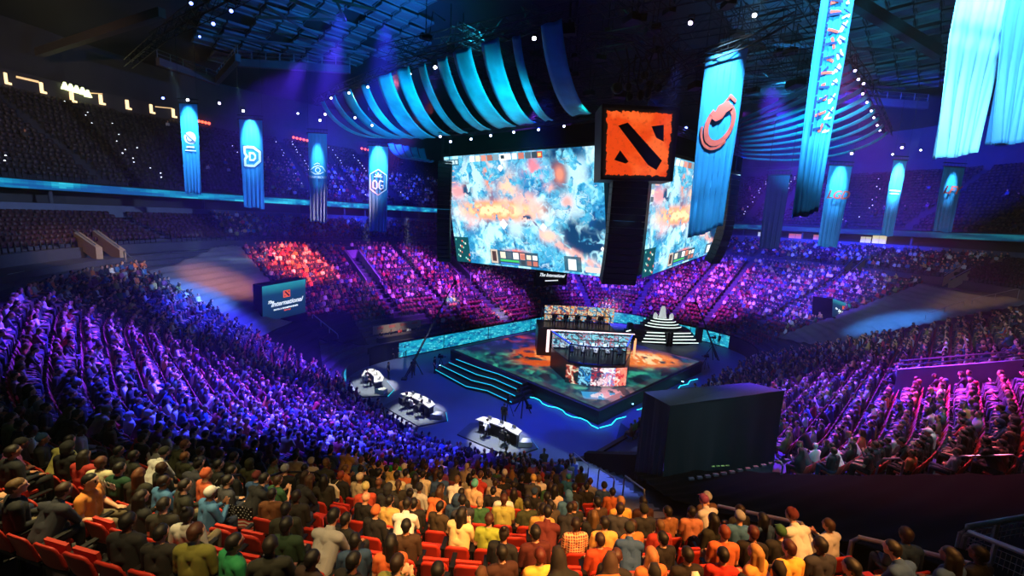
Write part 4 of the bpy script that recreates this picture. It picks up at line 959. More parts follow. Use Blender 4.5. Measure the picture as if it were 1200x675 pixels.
# ------------------------------------------------------------------ caster desks
WTOP = mat('white_desk_top', '#a4a49c', .35, noise=.05)
def caster_desk(c, ang, label, ppl, key):
    c = Vector(c); R = Matrix.Rotation(ang, 3, 'Z'); t = empty('caster_desk', tuple(c), label, 'desk')
    w = lambda x, y, z: c+R@Vector((x, y, z))     # +y faces the stage
    mb = MB(); mb.poly([w(-1.75, .5, .92), w(-1.9, -.25, .92), w(-1.2, -.15, .92), w(-.55, .05, .92), w(.55, .05, .92), w(1.2, -.15, .92), w(1.9, -.25, .92), w(1.75, .5, .92), w(.8, .85, .92), w(-.8, .85, .92)][::-1], (0, 0, 1), .09); mb.build('desk_top', WTOP, t)
    mb = MB(); mb.poly([w(-1.6, .45, 0), w(-1.7, -.1, 0), w(-.5, .15, 0), w(.5, .15, 0), w(1.7, -.1, 0), w(1.6, .45, 0), w(.7, .75, 0), w(-.7, .75, 0)][::-1], (0, 0, 1), .91); mb.build('desk_body', mat('desk_black', '#14181c', .5), t)
    mb = MB(); mb.poly([w(-2.6, -1.5, .0), w(2.3, -1.6, .0), w(3.1, .6, .0), w(1.9, 1.5, 0), w(-1.9, 1.5, .0), w(-3.0, .5, .0)], (0, 0, 1), .1); mb.build('platform', mat('desk_platform', '#3a4450', .5), t)
    mb = MB(); mb.tube([w(3.1, .6, .05), w(1.9, 1.5, .05), w(-.5, 1.5, .05)], .05, 4); mb.build('light_strip', CYD, t)
    mb = MB(); mb.poly([w(1.95, -.2, .12), w(2.75, .35, .12), w(2.3, .8, .12), w(1.85, .55, .12)], (0, 0, 1), .35); mb.build('side_ramp', mat('pale_panel', '#b8bcb4', .5), t)
    for k, x in enumerate((-1.1, 0, 1.1)):
        m = empty('laptop', tuple(w(x, .35, 1.01)), f'open laptop on the {key} caster desk, '+('left one', 'middle one', 'right one')[k], 'laptop')
        mb = MB(); mb.box(w(x, .3, 1.025), (.36, .25, .02), ang); mb.build('base', mat('laptop_grey', '#777a80', .4, .5), m)
        mb = MB(); mb.box(w(x, .45, 1.14), (.36, .02, .24), ang); mb.build('lid', mat('laptop_grey', '#777a80', .4, .5), m)
    f = R@Vector((0, 1, 0))
    for k, (x, sh, hr, lb) in enumerate(ppl):
        p = w(x, -.6, .1); ch = empty('stool', tuple(p), f'black high-backed stool at the {key} caster desk under the one in {lb}', 'stool')
        mb = MB(); mb.box(p+Vector((0, 0, .42)), (.44, .42, .06), ang); mb.build('seat', BLK, ch)
        mb = MB(); mb.box(p+R@Vector((0, -.25, .75)), (.44, .05, .5), ang); mb.build('backrest', BLK, ch)
        for sx in (-1, 1):
            for sy in (-1, 1): mb = MB(); mb.tube([p+R@Vector((sx*.18, sy*.17, .4)), p+R@Vector((sx*.2, sy*.19, 0))], .018, 6); mb.build('leg', STEEL, ch)
        person(tuple(p), (f.x, f.y), 'upright' if k % 2 else 'forward', sh, hr, '#20160f', f'caster in {lb} seated at the {key} desk', 'casters at the floor desks', 'hoodie', k, 1)
    s = spot('desk_key_light', tuple(c+Vector((-2, 4, 16))), tuple(c+Vector((0, 0, .8))), (1, .98, .9), 17, 4.2, .6, .15)
d1, d2, d3 = atz(436, 452, 0), atz(488, 482, 0), atz(583, 514, 0)
def aim(c): return math.atan2(46-c.y, 8-c.x)-PI/2
caster_desk(d1, aim(d1)+.2, 'white-topped caster desk farthest to the left beside the cyan panel', [(-.9, '#d8dcdc', 'short', 'a white shirt'), (.2, '#5a606a', 'short', 'a grey jacket')], 'left')
caster_desk(d2, aim(d2)+.2, 'white-topped caster desk between the other two on the arena floor', [(-1.0, '#2a2e36', 'short', 'a dark jacket'), (0, '#c8ccd0', 'short', 'a pale shirt'), (1.0, '#30343c', 'long', 'a charcoal jacket')], 'middle')
caster_desk(d3, aim(d3)-.1, 'white-topped caster desk nearest the camera on the arena floor', [(-.8, '#d8dada', 'short', 'a white jacket'), (.9, '#2e3238', 'short', 'a black jacket')], 'near')

# ------------------------------------------------------------------ floor crew, cameras, cranes
def crew(px, py, label, face=(0, 1), shirt='#14161a', pose='stand', hair='short', z=0, g='tee', prop=None):
    p = atz(px, py, z); return person(tuple(p), face, pose, shirt, hair, '#1a1410', label, None, g, rnd.randrange(5), 1), p
def tv_camera(p, face, label):
    p = Vector(p); f = Vector((face[0], face[1], 0)).normalized(); r = Vector((f.y, -f.x, 0)); t = empty('tv_camera', tuple(p), label, 'camera')
    M = Matrix((r, f, Vector((0, 0, 1)))).transposed()
    mb = MB(); mb.box(p+Vector((0, 0, 1.5)), (.22, .55, .28), M=M); cb = mb.build('camera_body', BLK, t)
    mb = MB(); mb.tube([p+Vector((0, 0, 1.5))+f*.28, p+Vector((0, 0, 1.5))+f*.6], [.09, .12], 10); mb.build('camera_lens', mat('lens_grey', '#50565e', .3), cb)
    mb = MB(); mb.box(p+Vector((0, 0, 1.74))-f*.1, (.16, .2, .12), M=M); mb.build('viewfinder', BLK, t)
    for k in range(3):
        a = 2*PI*k/3; mb = MB(); mb.tube([p+Vector((0, 0, 1.34)), p+Vector((.5*math.cos(a), .5*math.sin(a), .02))], .03, 6); mb.build('leg', BLK, t)
for px, py, lb, fc, sh in ((509, 437, 'camera operator standing beside the cyan steps, left of the stage', (1, 0), '#14161a'), (590, 497, 'camera operator standing right behind the near caster desk', (.3, 1), '#101216'),
        (479, 416, 'person in a white shirt standing by the LED wall near the crane', (0, -1), '#e0e0dc'), (842, 405, 'crew member in black standing right of the trophy stand', (-1, -.3), '#101216'),
        (868, 412, 'dark figure standing against the LED wall at far right', (-.6, -1), '#0c0d10'), (718, 377, 'dark figure standing beside the rear booth backdrop', (0, -1), '#0c0d10'), (455, 444, 'crew member in black crouched over by the crane base', (1, .2), '#14161a'),
        (484, 440, 'crane operator in black at the foot of the left camera crane', (.2, 1), '#101216')):
    crew(px, py, lb, fc, sh)
for px, py, lb, fc in ((516, 434, 'television camera on tripod left of the stage corner', (1, 0)), (595, 488, 'television camera on tripod behind the near caster desk', (.2, 1)), (826, 432, 'television camera on tripod on the right side of the floor', (-1, .2)), (835, 408, 'television camera on tripod right of the trophy stand', (-1, 0))):
    tv_camera(atz(px, py, 0), fc, lb)
for k, px in enumerate((452, 459, 466, 473)):
    p = atz(px, 421-k*1.2, 0)
    ch = empty('folding_chair', tuple(p), f'black folding chair of the seated crew by the LED wall, {("first", "second", "third", "fourth")[k]} from left', 'chair', 'crew chairs by the LED wall')
    mb = MB(); mb.box(p+Vector((0, 0, .43)), (.42, .4, .04)); mb.build('seat', BLK, ch); mb = MB(); mb.box(p+Vector((0, .22, .72)), (.42, .03, .3)); mb.build('backrest', BLK, ch)
    for sx in (-1, 1):
        for sy in (-1, 1): mb = MB(); mb.tube([p+Vector((sx*.18, sy*.17, .42)), p+Vector((sx*.2, sy*.2, 0))], .015, 5); mb.build('leg', BLK, ch)
    person(tuple(p), (.5, -.8), 'forward', '#14161c', 'short', '#15100e', f'crew member in black seated before the LED wall, {("first", "second", "third", "fourth")[k]} from left', 'crew seated by the LED wall', 'hoodie', k, 1)
def crane(base, tip, tail, label):
    base, tip, tail = Vector(base), Vector(tip), Vector(tail); t = empty('camera_crane', tuple(base), label, 'camera crane')
    piv = base+Vector((0, 0, 1.6)); d = (tip-piv).normalized(); u = Vector((0, 0, 1)); n = int((tip-piv).length/1.2)
    mb = MB()
    for o in (Vector((0, 0, .0)), Vector((0, 0, .32))): mb.tube([piv+o-d*2.2, piv.lerp(tip, 1)+o*.4], [.06, .04], 6)
    for i in range(n): a, b = i/n, (i+1)/n; mb.tube([piv.lerp(tip, a), piv.lerp(tip, b)+Vector((0, 0, .3*(1-b*.6)))], .025, 4); 
    mb.build('boom', BLK, t)
    mb = MB(); mb.box(piv-d*2.3+Vector((0, 0, .1)), (.5, .5, .5)); mb.build('counterweight', BLK, t)
    for k in range(3): a = 2*PI*k/3+.4; mb = MB(); mb.tube([piv, base+Vector((.8*math.cos(a), .8*math.sin(a), .03))], .05, 6); mb.build('leg', BLK, t)
    mb = MB(); mb.box(tip+Vector((0, 0, -.35)), (.3, .45, .3)); mb.tube([tip, tip+Vector((0, 0, -.4))], .04, 5); mb.build('remote_head', BLK, t)
crane(atz(486, 440, 0), aty(534, 328, 47), (0, 0, 0), 'black camera crane with long raised boom left of the stage')
crane(atz(833, 420, 0), aty(815, 352, 55), (0, 0, 0), 'thin black camera crane on the right of the floor, before the far stand')
crane(atz(612, 486, 0), aty(608, 452, 33), (0, 0, 0), 'low black camera crane parked in the haze beside the stage steps')

# officials' table at the foot of the far left stand
p0, p1 = P3(22.8, 1.5, 1.5), P3(28.9, 1.5, 1.5)
ot = empty('officials_table', tuple(p0.lerp(p1, .5)), 'long table with pale logo-printed front at the foot of the far left stand', 'table')
dd = (p1-p0).normalized(); nn = Vector((dd.y, -dd.x, 0)); ang = math.atan2(dd.y, dd.x); cc = p0.lerp(p1, .5)
mb = MB(); mb.box(cc+Vector((0, 0, .76)), ((p1-p0).length, .8, .05), ang); mb.build('table_top', mat('table_dark', '#3a3430', .5), ot)
mb = MB(); mb.box(cc+nn*-.0+Vector((0, 0, .35)), ((p1-p0).length-.2, .7, .7), ang); mb.build('table_base', mat('table_black', '#101010', .7), ot)
mb = MB(); mb.box(cc-nn*1.0+Vector((0, 0, 1.35)), ((p1-p0).length, .06, .95), ang); mb.build('logo_backdrop', mat('tan_backdrop', '#8a7a6c', .7), ot)
mb = MB()
for k in range(4): q_ = p0.lerp(p1, .14+.24*k); mb.box(q_-nn*.96+Vector((0, 0, 1.55)), (.8, .02, .28), ang)
mb.build('printed_logo', mat('logo_red', '#a8584c', .6), ot)
for k in range(5):
    q_ = p0.lerp(p1, .12+.19*k)+nn*1.15; q_.z = 1.5
    if sdf(*AB(q_.x, q_.y)) < 0: q_.z = 0
    q_ = p0.lerp(p1, .12+.19*k)-nn*.75
    sh = ('#14161a', '#1c1e24', '#b03028', '#d8d8d8', '#20242c')[k]
    person(tuple(q_), (nn.x, nn.y), 'forward', sh, 'short', '#15100e', 'official in a '+('black shirt, leftmost at the long table', 'dark shirt, second from left at the long table', 'red shirt at the long table by the far stand', 'white shirt at the long table by the far stand', 'navy shirt, rightmost at the long table')[k], None, 'tee', k, 1)
struct((lambda m: (m.box(cc+Vector((0, 0, .0))-nn*.2+Vector((0, 0, 0)), ((p1-p0).length+1.2, 2.6, .06), ang), m.build('trim_3', DARKC))[1])(MB()))

# ------------------------------------------------------------------ hanging screens
def game_picture(nx, ny, flip=0, seed=0):
    u, v = np.meshgrid((np.arange(nx)+.5)/nx, (np.arange(ny)+.5)/ny); ar = 1.7
    def G(cx, cy, rx, ry, p=2): return np.exp(-((abs(u-cx)/rx)**p+(abs(v-cy)/ry)**p))
    wx = fbm(u*6*ar, v*6, 4, 3+seed); wy = fbm(u*6*ar+7, v*6+3, 4, 8+seed); f = fbm(u*5*ar+wx*3, v*5+wy*3, 5, 1+seed); g = fbm(u*22*ar, v*22, 3, 15+seed); h = fbm(u*12*ar+wy*4, v*9+wx*4, 4, 23+seed)
    c = np.zeros((ny, nx, 3))+np.array(lin('#4fb4d6')); c = mixc(c, '#1f7fb4', (f-.48)*6); c = mixc(c, '#b8ecf6', (.46-f)*7); c = mixc(c, '#0f4f86', (h-.6)*6); c = mixc(c, '#8fd8ee', (g-.62)*4)
    rg = np.abs(fbm(u*16*ar+wx*2, v*16+wy*2, 4, 41+seed)-.5); c = mixc(c, '#0f4468', np.clip((.035-rg)*26, 0, 1)*(f > .42)*.8); rg2 = np.abs(fbm(u*9*ar+wy*3, v*9-wx, 4, 57+seed)-.5); c = mixc(c, '#e6fbff', np.clip((.02-rg2)*40, 0, 1)*.6)
    # icy rocks
    for cx, cy, rx, ry in ((.2, .22, .1, .2), (.86, .2, .06, .13), (.8, .45, .1, .1), (.47, .63, .05, .1)): c = mixc(c, '#cdeff5', G(cx, cy, rx, ry, 4)*(h > .45)*.75)
    for cx, cy, rx, ry in ((.9, .74, .13, .12), (.68, .47, .05, .06), (.76, .2, .05, .14), (.83, .68, .08, .12), (.15, .3, .04, .06), (.98, .6, .04, .06), (.8, .03, .1, .05)): c = mixc(c, '#0c3a60', G(cx, cy, rx, ry, 3)*np.clip((h-.36)*6, 0, 1)*1.2)
    # river of light lower right
    d = abs((v-.80)-(u-.78)*.75); c = mixc(c, '#ffb0a0', np.exp(-(d/.035)**2)*(u > .62)*(v > .6)*np.clip((g-.2)*3, 0, 1)*.9)
    # fire band and flames
    band = G(.36, .5, .26, .085, 3)*1.5*np.clip((g-.22)*4, 0, 1); c = mixc(c, '#ff9a6a', band); c = mixc(c, '#ffe0a8', G(.36, .5, .22, .05, 3)*np.clip((g-.4)*8, 0, 1)*1.2)
    for cx, cy, rx, ry, col in ((.44, .32, .06, .15, '#ffc8a8'), (.32, .2, .03, .12, '#f08a62'), (.56, .44, .07, .1, '#ffc0b0'), (.08, .33, .06, .07, '#f09aa0'), (.63, .18, .07, .06, '#f4a0b0'), (.62, .12, .03, .08, '#d88090'), (.77, .2, .03, .07, '#e08a70'), (.68, .7, .05, .05, '#f8c8b0'), (.8, .42, .03, .05, '#f0a8a0'), (.7, .3, .03, .04, '#f0b0a8'), (.4, .1, .05, .05, '#e8f8ff'), (.14, .6, .06, .06, '#f4b8b8'), (.45, .86, .06, .02, '#f08070')):
        c = mixc(c, col, G(cx, cy, rx, ry)*np.clip((h-.28)*5, 0, 1)*1.2)
    for cx, cy, r in ((.39, .62, .028), (.65, .63, .022), (.41, .13, .02), (.98, .78, .012)): c = mixc(c, '#fff6ee', (abs(u-cx)+abs(v-cy)*.6 < r)*1.0)
    for cx, cy, rx, ry in ((.55, .58, .03, .05), (.15, .33, .03, .05)): c = mixc(c, '#1a4a70', G(cx, cy, rx, ry, 4)*(g > .5)*1.3); 
    # interface: top bar of portraits, score box, map, bottom bar
    def R(x0, y0, x1, y1, col, w=1.0): c[(u >= x0)*(u < x1)*(v >= y0)*(v < y1)] = np.array(lin(col))*w+c[(u >= x0)*(u < x1)*(v >= y0)*(v < y1)]*(1-w)
    cols = ['#f4f0e8', '#c07060', '#7f9aa8', '#e8d8c0', '#50606a', '#ffffff', '#d89080', '#35424c', '#d8e0e0', '#a86858']
    for k in range(10): x0 = .2+k*.042+(.04 if k > 4 else 0); R(x0, .012, x0+.036, .06, cols[(k*3) % 10])
    R(.41, .01, .455, .07, '#e8ece8'); R(.42, .025, .445, .05, '#20303a'); R(.65, .01, .68, .06, '#c03a28'); R(.655, .02, .675, .05, '#f8c060')
    R(0, .03, .115, .085, '#20465c', .9)
    for k in range(4): R(.006+.027*k, .04, .026+.027*k, .075, '#bfe0ea')
    for k in range(5): R(.005, .12+.055*k, .03, .16+.055*k, cols[k]); R(.035, .13+.055*k, .07, .14+.055*k, '#e8b0a8')
    R(0, .76, .115, 1, '#0c4a52')
    for k in range(16): x0 = .01+.1*((k*37) % 17)/17; y0 = .78+.2*((k*53) % 19)/19; R(x0, y0, x0+.008, y0+.018, ('#7fe0c8', '#e8f4e0', '#e86a50')[k % 3])
    R(.27, .86, .60, .985, '#28404e', .92)
    for k in range(4): R(.345+k*.045, .87, .38+k*.045, .925, cols[k+3])
    R(.34, .94, .47, .955, '#40c060'); R(.34, .965, .47, .98, '#3a80e0'); R(.275, .85, .325, .98, '#c8b8a8'); R(.285, .87, .315, .96, '#4a3430')
    for k in range(6): R(.485+(k % 3)*.04, .88+(k//3)*.05, .515+(k % 3)*.04, .92+(k//3)*.05, cols[(k*2+1) % 10])
    R(.76, .86, .86, .985, '#30505e', .9); R(.785, .88, .83, .97, '#e8f4f6'); R(.88, .93, 1, .975, '#d8c8c0')
    return c
def hang_screen(TL, TR, BR, BL, label, seed, nrm):
    root = empty('hanging_screen', tuple((Vector(BL)+Vector(BR))/2), label, 'screen'); nrm = Vector(nrm).normalized()
    c = game_picture(300, 176, 0, seed)
    quadscreen('picture', TL, TR, BR, BL, c, led('led_picture', 1.35), root)
    mb = MB(); g = .10
    def e(p, q_): return Vector(p)+(Vector(p)-(Vector(TL)+Vector(BR))/2).normalized()*g-nrm*.55
    A_ = [e(TL, 0), e(TR, 0), e(BR, 0), e(BL, 0)]
    mb.hexa(A_, [p-nrm*.7 for p in A_]); mb.build('cabinet', BLK, root); return root
zt = 22.0
TL, TR = atz(520, 184, zt), atz(706, 170, zt+.15); BR, BL = aty(712, 325, 36.4), aty(536, 306, 45.6)
hang_screen(TL, TR, BR, BL, 'large left hanging screen showing an icy battle game with an orange fire band', 0, (-.6, -.75, -.25))
TL2, TR2 = atz(768, 178, zt), atz(868, 205, zt); BR2, BL2 = aty(842, 293, 49.5), aty(752, 326, 37.6)
hang_screen(TL2, TR2, BR2, BL2, 'large right hanging screen partly behind the banner with a red dragon ring', 0, (.65, -.7, -.25))
# black skirt and top frame joining the screens
hd_ = empty('screen_header', (8, 45, 22.3), 'black header box above the hanging screens', 'rig')
mb = MB(); off = Vector((0, 0, .3)); a_, b_, c_, d_ = TL+off, TR+off, TL2+off, TR2+off
mb.hexa([a_, b_, b_+Vector((.4, 1, 0)), a_+Vector((1, 1, 0))], [p+Vector((0, 0, 1.5)) for p in (a_, b_, b_+Vector((.4, 1, 0)), a_+Vector((1, 1, 0)))])
mb.hexa([c_, d_, d_+Vector((-1, 1, 0)), c_+Vector((-.4, 1, 0))], [p+Vector((0, 0, 1.5)) for p in (c_, d_, d_+Vector((-1, 1, 0)), c_+Vector((-.4, 1, 0)))]); mb.build('frame', BLACK, hd_)
# line array speakers
def line_array(top, n, w, h, d, label, curve=.05, face=(0, -1)):
    top = Vector(top); t = empty('line_array_speaker', tuple(top-Vector((0, 0, n*h))), label, 'speaker'); f = Vector((*face, 0)).normalized(); r = Vector((f.y, -f.x, 0)); p = top.copy(); ang = 0
    mb = MB(); mb.box(top+Vector((0, 0, .15)), (w, d, .12), math.atan2(r.y, r.x)); 
    for sx in (-1, 1): mb.tube([top+r*sx*w*.3, top+r*sx*w*.3+Vector((0, 0, 6))], .03, 4)
    mb.build('bumper_frame', BLK, t)
    for i in range(n):
        ang = curve*max(0, i-n*.45); u = Vector((0, 0, 1))*math.cos(ang)-(-f)*math.sin(ang)*-1; dn = (-Vector((0, 0, 1))*math.cos(ang)-f*math.sin(ang)*1.0).normalized(); ff = (f*math.cos(ang)-Vector((0, 0, 1))*math.sin(ang)).normalized()
        M = Matrix((r, ff, r.cross(ff))).transposed(); c = p+dn*h*.5
        mb = MB(); mb.box(c, (w, d, h*.93), M=M); mb.box(c+ff*(d/2+.01), (w*.8, .03, h*.7), M=M); mb.build('speaker_cabinet', mat('speaker_black', '#0a0a0c', .6), t); p = p+dn*h
line_array(aty(522, 192, 44), 22, 1.3, .44, .7, 'black line array hanging left of the big screen', .03)
line_array(aty(738, 205, 31.5), 17, 2.5, .46, 1.0, 'broad black speaker column hanging under the orange sign', .05)
line_array(aty(858, 205, 45), 18, 1.5, .5, .9, 'black line array hanging at the right edge of the right screen', .05, (.5, -.8))
# ---- orange sign with the black mark
sgn = empty('hanging_sign', tuple(aty(748, 208, 30)), 'orange hanging sign with ragged edge and black emblem above the speakers', 'sign')
S = [aty(708, 126, 30), aty(792, 130, 30.6), aty(784, 210, 30.6), aty(706, 208, 30)]
def sw(u, v, o=0): p = (S[0]*(1-u)+S[1]*u)*(1-v)+(S[3]*(1-u)+S[2]*u)*v; return p+Vector((0, -o, 0))
mb = MB(); mb.hexa([sw(-.03, 1.03), sw(1.06, 1.03), sw(1.06, 1.03)+Vector((0, 2.5, 0)), sw(-.03, 1.03)+Vector((0, 2.5, 0))], [sw(-.03, -.05), sw(1.06, -.05), sw(1.06, -.05)+Vector((0, 2.5, 0)), sw(-.03, -.05)+Vector((0, 2.5, 0))]); mb.build('sign_box', mat('sign_black', '#15100a', .6), sgn)
n = 110; u, v = np.meshgrid((np.arange(n)+.5)/n, (np.arange(n)+.5)/n); f = fbm(u*4, v*4, 4, 5); g = fbm(u*30, v*30, 2, 7)
c = np.zeros((n, n, 3))+np.array(lin('#e2440e')); c = mixc(c, '#f8682a', (f-.45)*4); c = mixc(c, '#b02c08', (g-.6)*2)
e_ = np.minimum.reduce([u, 1-u, v, 1-v]); c = mixc(c, '#120a05', (e_ < .035+.05*(g-.3))*1.0); P = np.zeros((n+1, n+1, 3))
for j in range(n+1):
    for i in range(n+1): P[j, i] = sw(i/n, j/n, .05)
grid_mesh('orange_face', P, c, led('led_sign', 1.0), sgn)
for out in ([(.20, .25), (.33, .20), (.86, .73), (.79, .87), (.66, .80)], [(.67, .24), (.84, .21), (.86, .45), (.75, .40)], [(.16, .74), (.24, .60), (.37, .76), (.33, .79)]):
    mb = MB(); mb.poly([sw(a, b, .1) for a, b in out], (0, 1, 0), .04); mb.build('black_emblem', mat('emblem_black', '#140c06', .7), sgn)

# ------------------------------------------------------------------ text helper
def text_mesh(s, size, shear=0, ext=.01, bold=0):
    cu = bpy.data.curves.new('t', 'FONT'); cu.body = s; cu.size = size; cu.shear = shear; cu.extrude = ext; cu.align_x = 'CENTER'; cu.align_y = 'CENTER'; cu.offset = bold; cu.resolution_u = 3
    o = bpy.data.objects.new('t', cu); COL.objects.link(o); dg = bpy.context.evaluated_depsgraph_get(); me = bpy.data.meshes.new_from_object(o.evaluated_get(dg)); bpy.data.objects.remove(o); return me
def put_text(name, s, size, c, R, U, m, parent, shear=0, bold=0, sx=1):
    me = text_mesh(s, size, shear, .01, bold); R = Vector(R).normalized(); U = Vector(U).normalized(); N = R.cross(U)
    for v in me.vertices: v.co = Vector(c)+R*v.co.x*sx+U*v.co.y+N*v.co.z
    me.materials.clear(); me.materials.append(m); return obj(name, me, parent)
def sign_box(A_, B_, C_, D_, depth, label, s=1.0, stand=0):
    """front face corners TL TR BR BL"""
    A_, B_, C_, D_ = [Vector(p) for p in (A_, B_, C_, D_)]; R = (B_-A_).normalized(); U = (A_-D_).normalized(); N = R.cross(U).normalized(); w = (B_-A_).length; h = (A_-D_).length
    t = empty('logo_sign_box', tuple((C_+D_)/2), label, 'sign'); bk = [p-N*depth for p in (D_, C_, B_, A_)]
    mb = MB(); mb.hexa([D_-N*.02, C_-N*.02, bk[1], bk[0]], [A_-N*.02, B_-N*.02, bk[2], bk[3]]); mb.build('box', BLACK, t)
    n, m = 60, 50; u, v = np.meshgrid((np.arange(n)+.5)/n, (np.arange(m)+.5)/m); f = fbm(u*3, v*3, 4, 9); c = np.zeros((m, n, 3))+np.array(lin('#0a3a56'))
    c = mixc(c, '#2fb0b8', np.clip(.62-v*2.2, 0, 1)*(.5+f)); c = mixc(c, '#041a30', (v-.4)*1.2)
    quadscreen('front', A_, B_, C_, D_, c, led('led_logo', 1.0), t)
    q_ = lambda x, y: A_+(B_-A_)*x+(D_-A_)*y+N*.04
    WT_ = glow('sign_white', '#e8f4f8', 1.0); OR_ = glow('sign_orange', '#e05a30', 1.0)
    mb = MB(); mb.poly([q_(.46, .22), q_(.46, .42), q_(.62, .42), q_(.62, .22)], N, .02); mb.build('orange_logo', OR_, t)
    mb = MB(); mb.poly([q_(.48, .25)+N*.03, q_(.51, .24)+N*.03, q_(.61, .38)+N*.03, q_(.58, .40)+N*.03], N, .02); mb.poly([q_(.57, .25)+N*.03, q_(.6, .24)+N*.03, q_(.6, .3)+N*.03], N, .02); mb.poly([q_(.48, .39)+N*.03, q_(.49, .35)+N*.03, q_(.52, .39)+N*.03], N, .02); mb.build('dark_emblem', mat('emblem_black', '#140c06', .7), t)
    put_text('lettering', 'The', .38*s, q_(.17, .48), R, U, WT_, t, .5, .012*s); put_text('lettering', 'International', .66*s, q_(.54, .56), R, U, WT_, t, .4, .010*s, .92)
    put_text('lettering', 'DOTA 2 CHAMPIONSHIPS', .2*s, q_(.52, .72), R, U, WT_, t, 0, .008*s, 1.05); put_text('lettering', 'SEATTLE', .17*s, q_(.55, .79), R, U, OR_, t, 0, .006*s)
    if stand:
        mb = MB(); zb = stand; mb.hexa([Vector((p.x, p.y, zb)) for p in (D_+N*.3, C_+N*.3, bk[1], bk[0])], [D_+N*.3, C_+N*.3, bk[1], bk[0]]); mb.build('draped_stand', BLACK, t)
    return t
Y1, Y2 = 40.5, 44.0
t_ = sign_box(aty(307, 336, Y1), aty(358, 327, Y2), aty(358, 366, Y2), aty(308, 378, Y1), 1.8, 'black box with a lit tournament logo sign at the left corner of the floor', 1.0, 3.0)
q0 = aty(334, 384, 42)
put_text('reflected_lettering', 'International', .6, q0, (Vector(aty(358, 327, Y2))-Vector(aty(307, 336, Y1))), (0, 0, 1), glow('text_reflection_blue', '#1c3a9c', .8), t_, .4, .01)  # reflection of the sign, built as dim glowing letters
Y1, Y2 = 53.0, 56.5
sign_box(aty(976, 350, Y1), aty(1000, 358, Y2-1.8), aty(998, 378, Y2-1.8), aty(975, 371, Y1), 2.4, 'dark box with a small lit tournament logo sign before the far right stand', .8, 4.2)

# ------------------------------------------------------------------ banners
BCL = mat('banner_blue', '#1f93d8', .75, noise=.12, scale=1.2, bump=.1); BCD = mat('banner_deep_blue', '#1f6fb0', .75, noise=.2, scale=1.0)
BW = mat('banner_white_print', '#f4f8ff', .7, noise=.03); BRD = mat('banner_red_print', '#e0584c', .7, noise=.05); BNV = mat('banner_navy_print', '#0e3a78', .7)
def banner(T0, T1, h, label, logo, folds=5, amp=.12, seed=0, gather=.1, E=10, col=(.45, .8, 1), m=BCL, drop=None, hot=.3, cone=16):
    """T0, T1 top corners; a hanging cloth with folds that deepen towards the gathered hem"""
    T0, T1 = Vector(T0), Vector(T1); w = (T1-T0).length; R = (T1-T0).normalized(); N = Vector((R.y, -R.x, 0)).normalized(); 
    if N.dot(-(T0+T1)) < 0: N = -N
    dn = Vector((0, 0, -1)) if drop is None else Vector(drop).normalized(); t = empty('hanging_banner', tuple((T0+T1)/2+dn*h), label, 'banner')
    nu, nv = 48, 40; P = np.zeros((nv+1, nu+1, 3)); rr = random.Random(seed); ph = rr.uniform(0, 6)
    def pt(u, v, o=0):
        k = 1-gather*max(0, v-.35)/.65; fold = amp*(.10+1.3*max(0, v-.5))*(math.sin(u*folds*2*PI+ph)+.5*math.sin(u*folds*4.3*PI+ph*2))
        hem = .025*h*(math.sin(u*9+ph)*.5+u*.8)*max(0, v-.9)*10*.5
        return T0+R*w*(.5+(u-.5)*k)+dn*(v*h+hem)+N*(fold+o)
    for j in range(nv+1):
        for i in range(nu+1): P[j, i] = pt(i/nu, j/nv)
    o = grid_mesh('cloth', P, None, m, t, True); so = o.modifiers.new('s', 'SOLIDIFY'); so.thickness = .02
    mb = MB(); mb.tube([T0-R*.15, T1+R*.15], .06, 6); mb.tube([T0-R*.15+Vector((0, 0, .4)), T1+R*.15+Vector((0, 0, .4))], .05, 5)
    for i in range(7): q_ = T0.lerp(T1, i/6); mb.tube([q_, q_+Vector((0, 0, .4))], .03, 4)
    for q_ in (T0, T1): mb.tube([q_+Vector((0, 0, .4)), q_+Vector((0, 0, 7))], .02, 4)
    mb.build('hanging_bar', ALU, t)
    def L(out, mm, d=.03, nm='printed_logo'):   # drape a printed outline on the cloth
        mb = MB(); c = [pt(a, b, d) for a, b in out]; mb.poly(c, N, .012); mb.build(nm, mm, t)
    def strip(pts, wd, mm, d=.07, nm='printed_logo', closed=False):
        mb = MB(); pts = list(pts)+([pts[0]] if closed else []); d = .025+d*.35; q2 = [pts[0]]
        for (a0, b0), (a1, b1) in zip(pts[:-1], pts[1:]): q2 += [(a0+(a1-a0)*i/3, b0+(b1-b0)*i/3) for i in (1, 2, 3)]
        pts = q2
        for (a0, b0), (a1, b1) in zip(pts[:-1], pts[1:]):
            dx, dy = (a1-a0)*w, (b1-b0)*h; l = math.hypot(dx, dy) or 1; nx_, ny_ = -dy/l*wd/w, dx/l*wd/h; ex, ey = dx/l*wd*.5/w, dy/l*wd*.5/h
            mb.add([pt(a0-nx_-ex, b0-ny_-ey, d), pt(a1-nx_+ex, b1-ny_+ey, d), pt(a1+nx_+ex, b1+ny_+ey, d), pt(a0+nx_-ex, b0+ny_-ey, d)], [(0, 1, 2, 3)])
        o = mb.build(nm, mm, t); so = o.modifiers.new('s', 'SOLIDIFY'); so.thickness = .015
    logo(L, strip, w, h, t, pt, R, dn)
    c = pt(.5, hot); src = (T0+T1)/2+N*2.2+Vector((0, 0, 3.0)); 
    if E: spot('banner_light', src, c, col, cone, E, .9, .1)
    return t, src
def circ(cx, cy, r, w, h, n=20, a0=0, a1=360): return [(cx+r*math.cos(math.radians(a0+(a1-a0)*i/n))/w, cy+r*math.sin(math.radians(a0+(a1-a0)*i/n))/h) for i in range(n+1)]
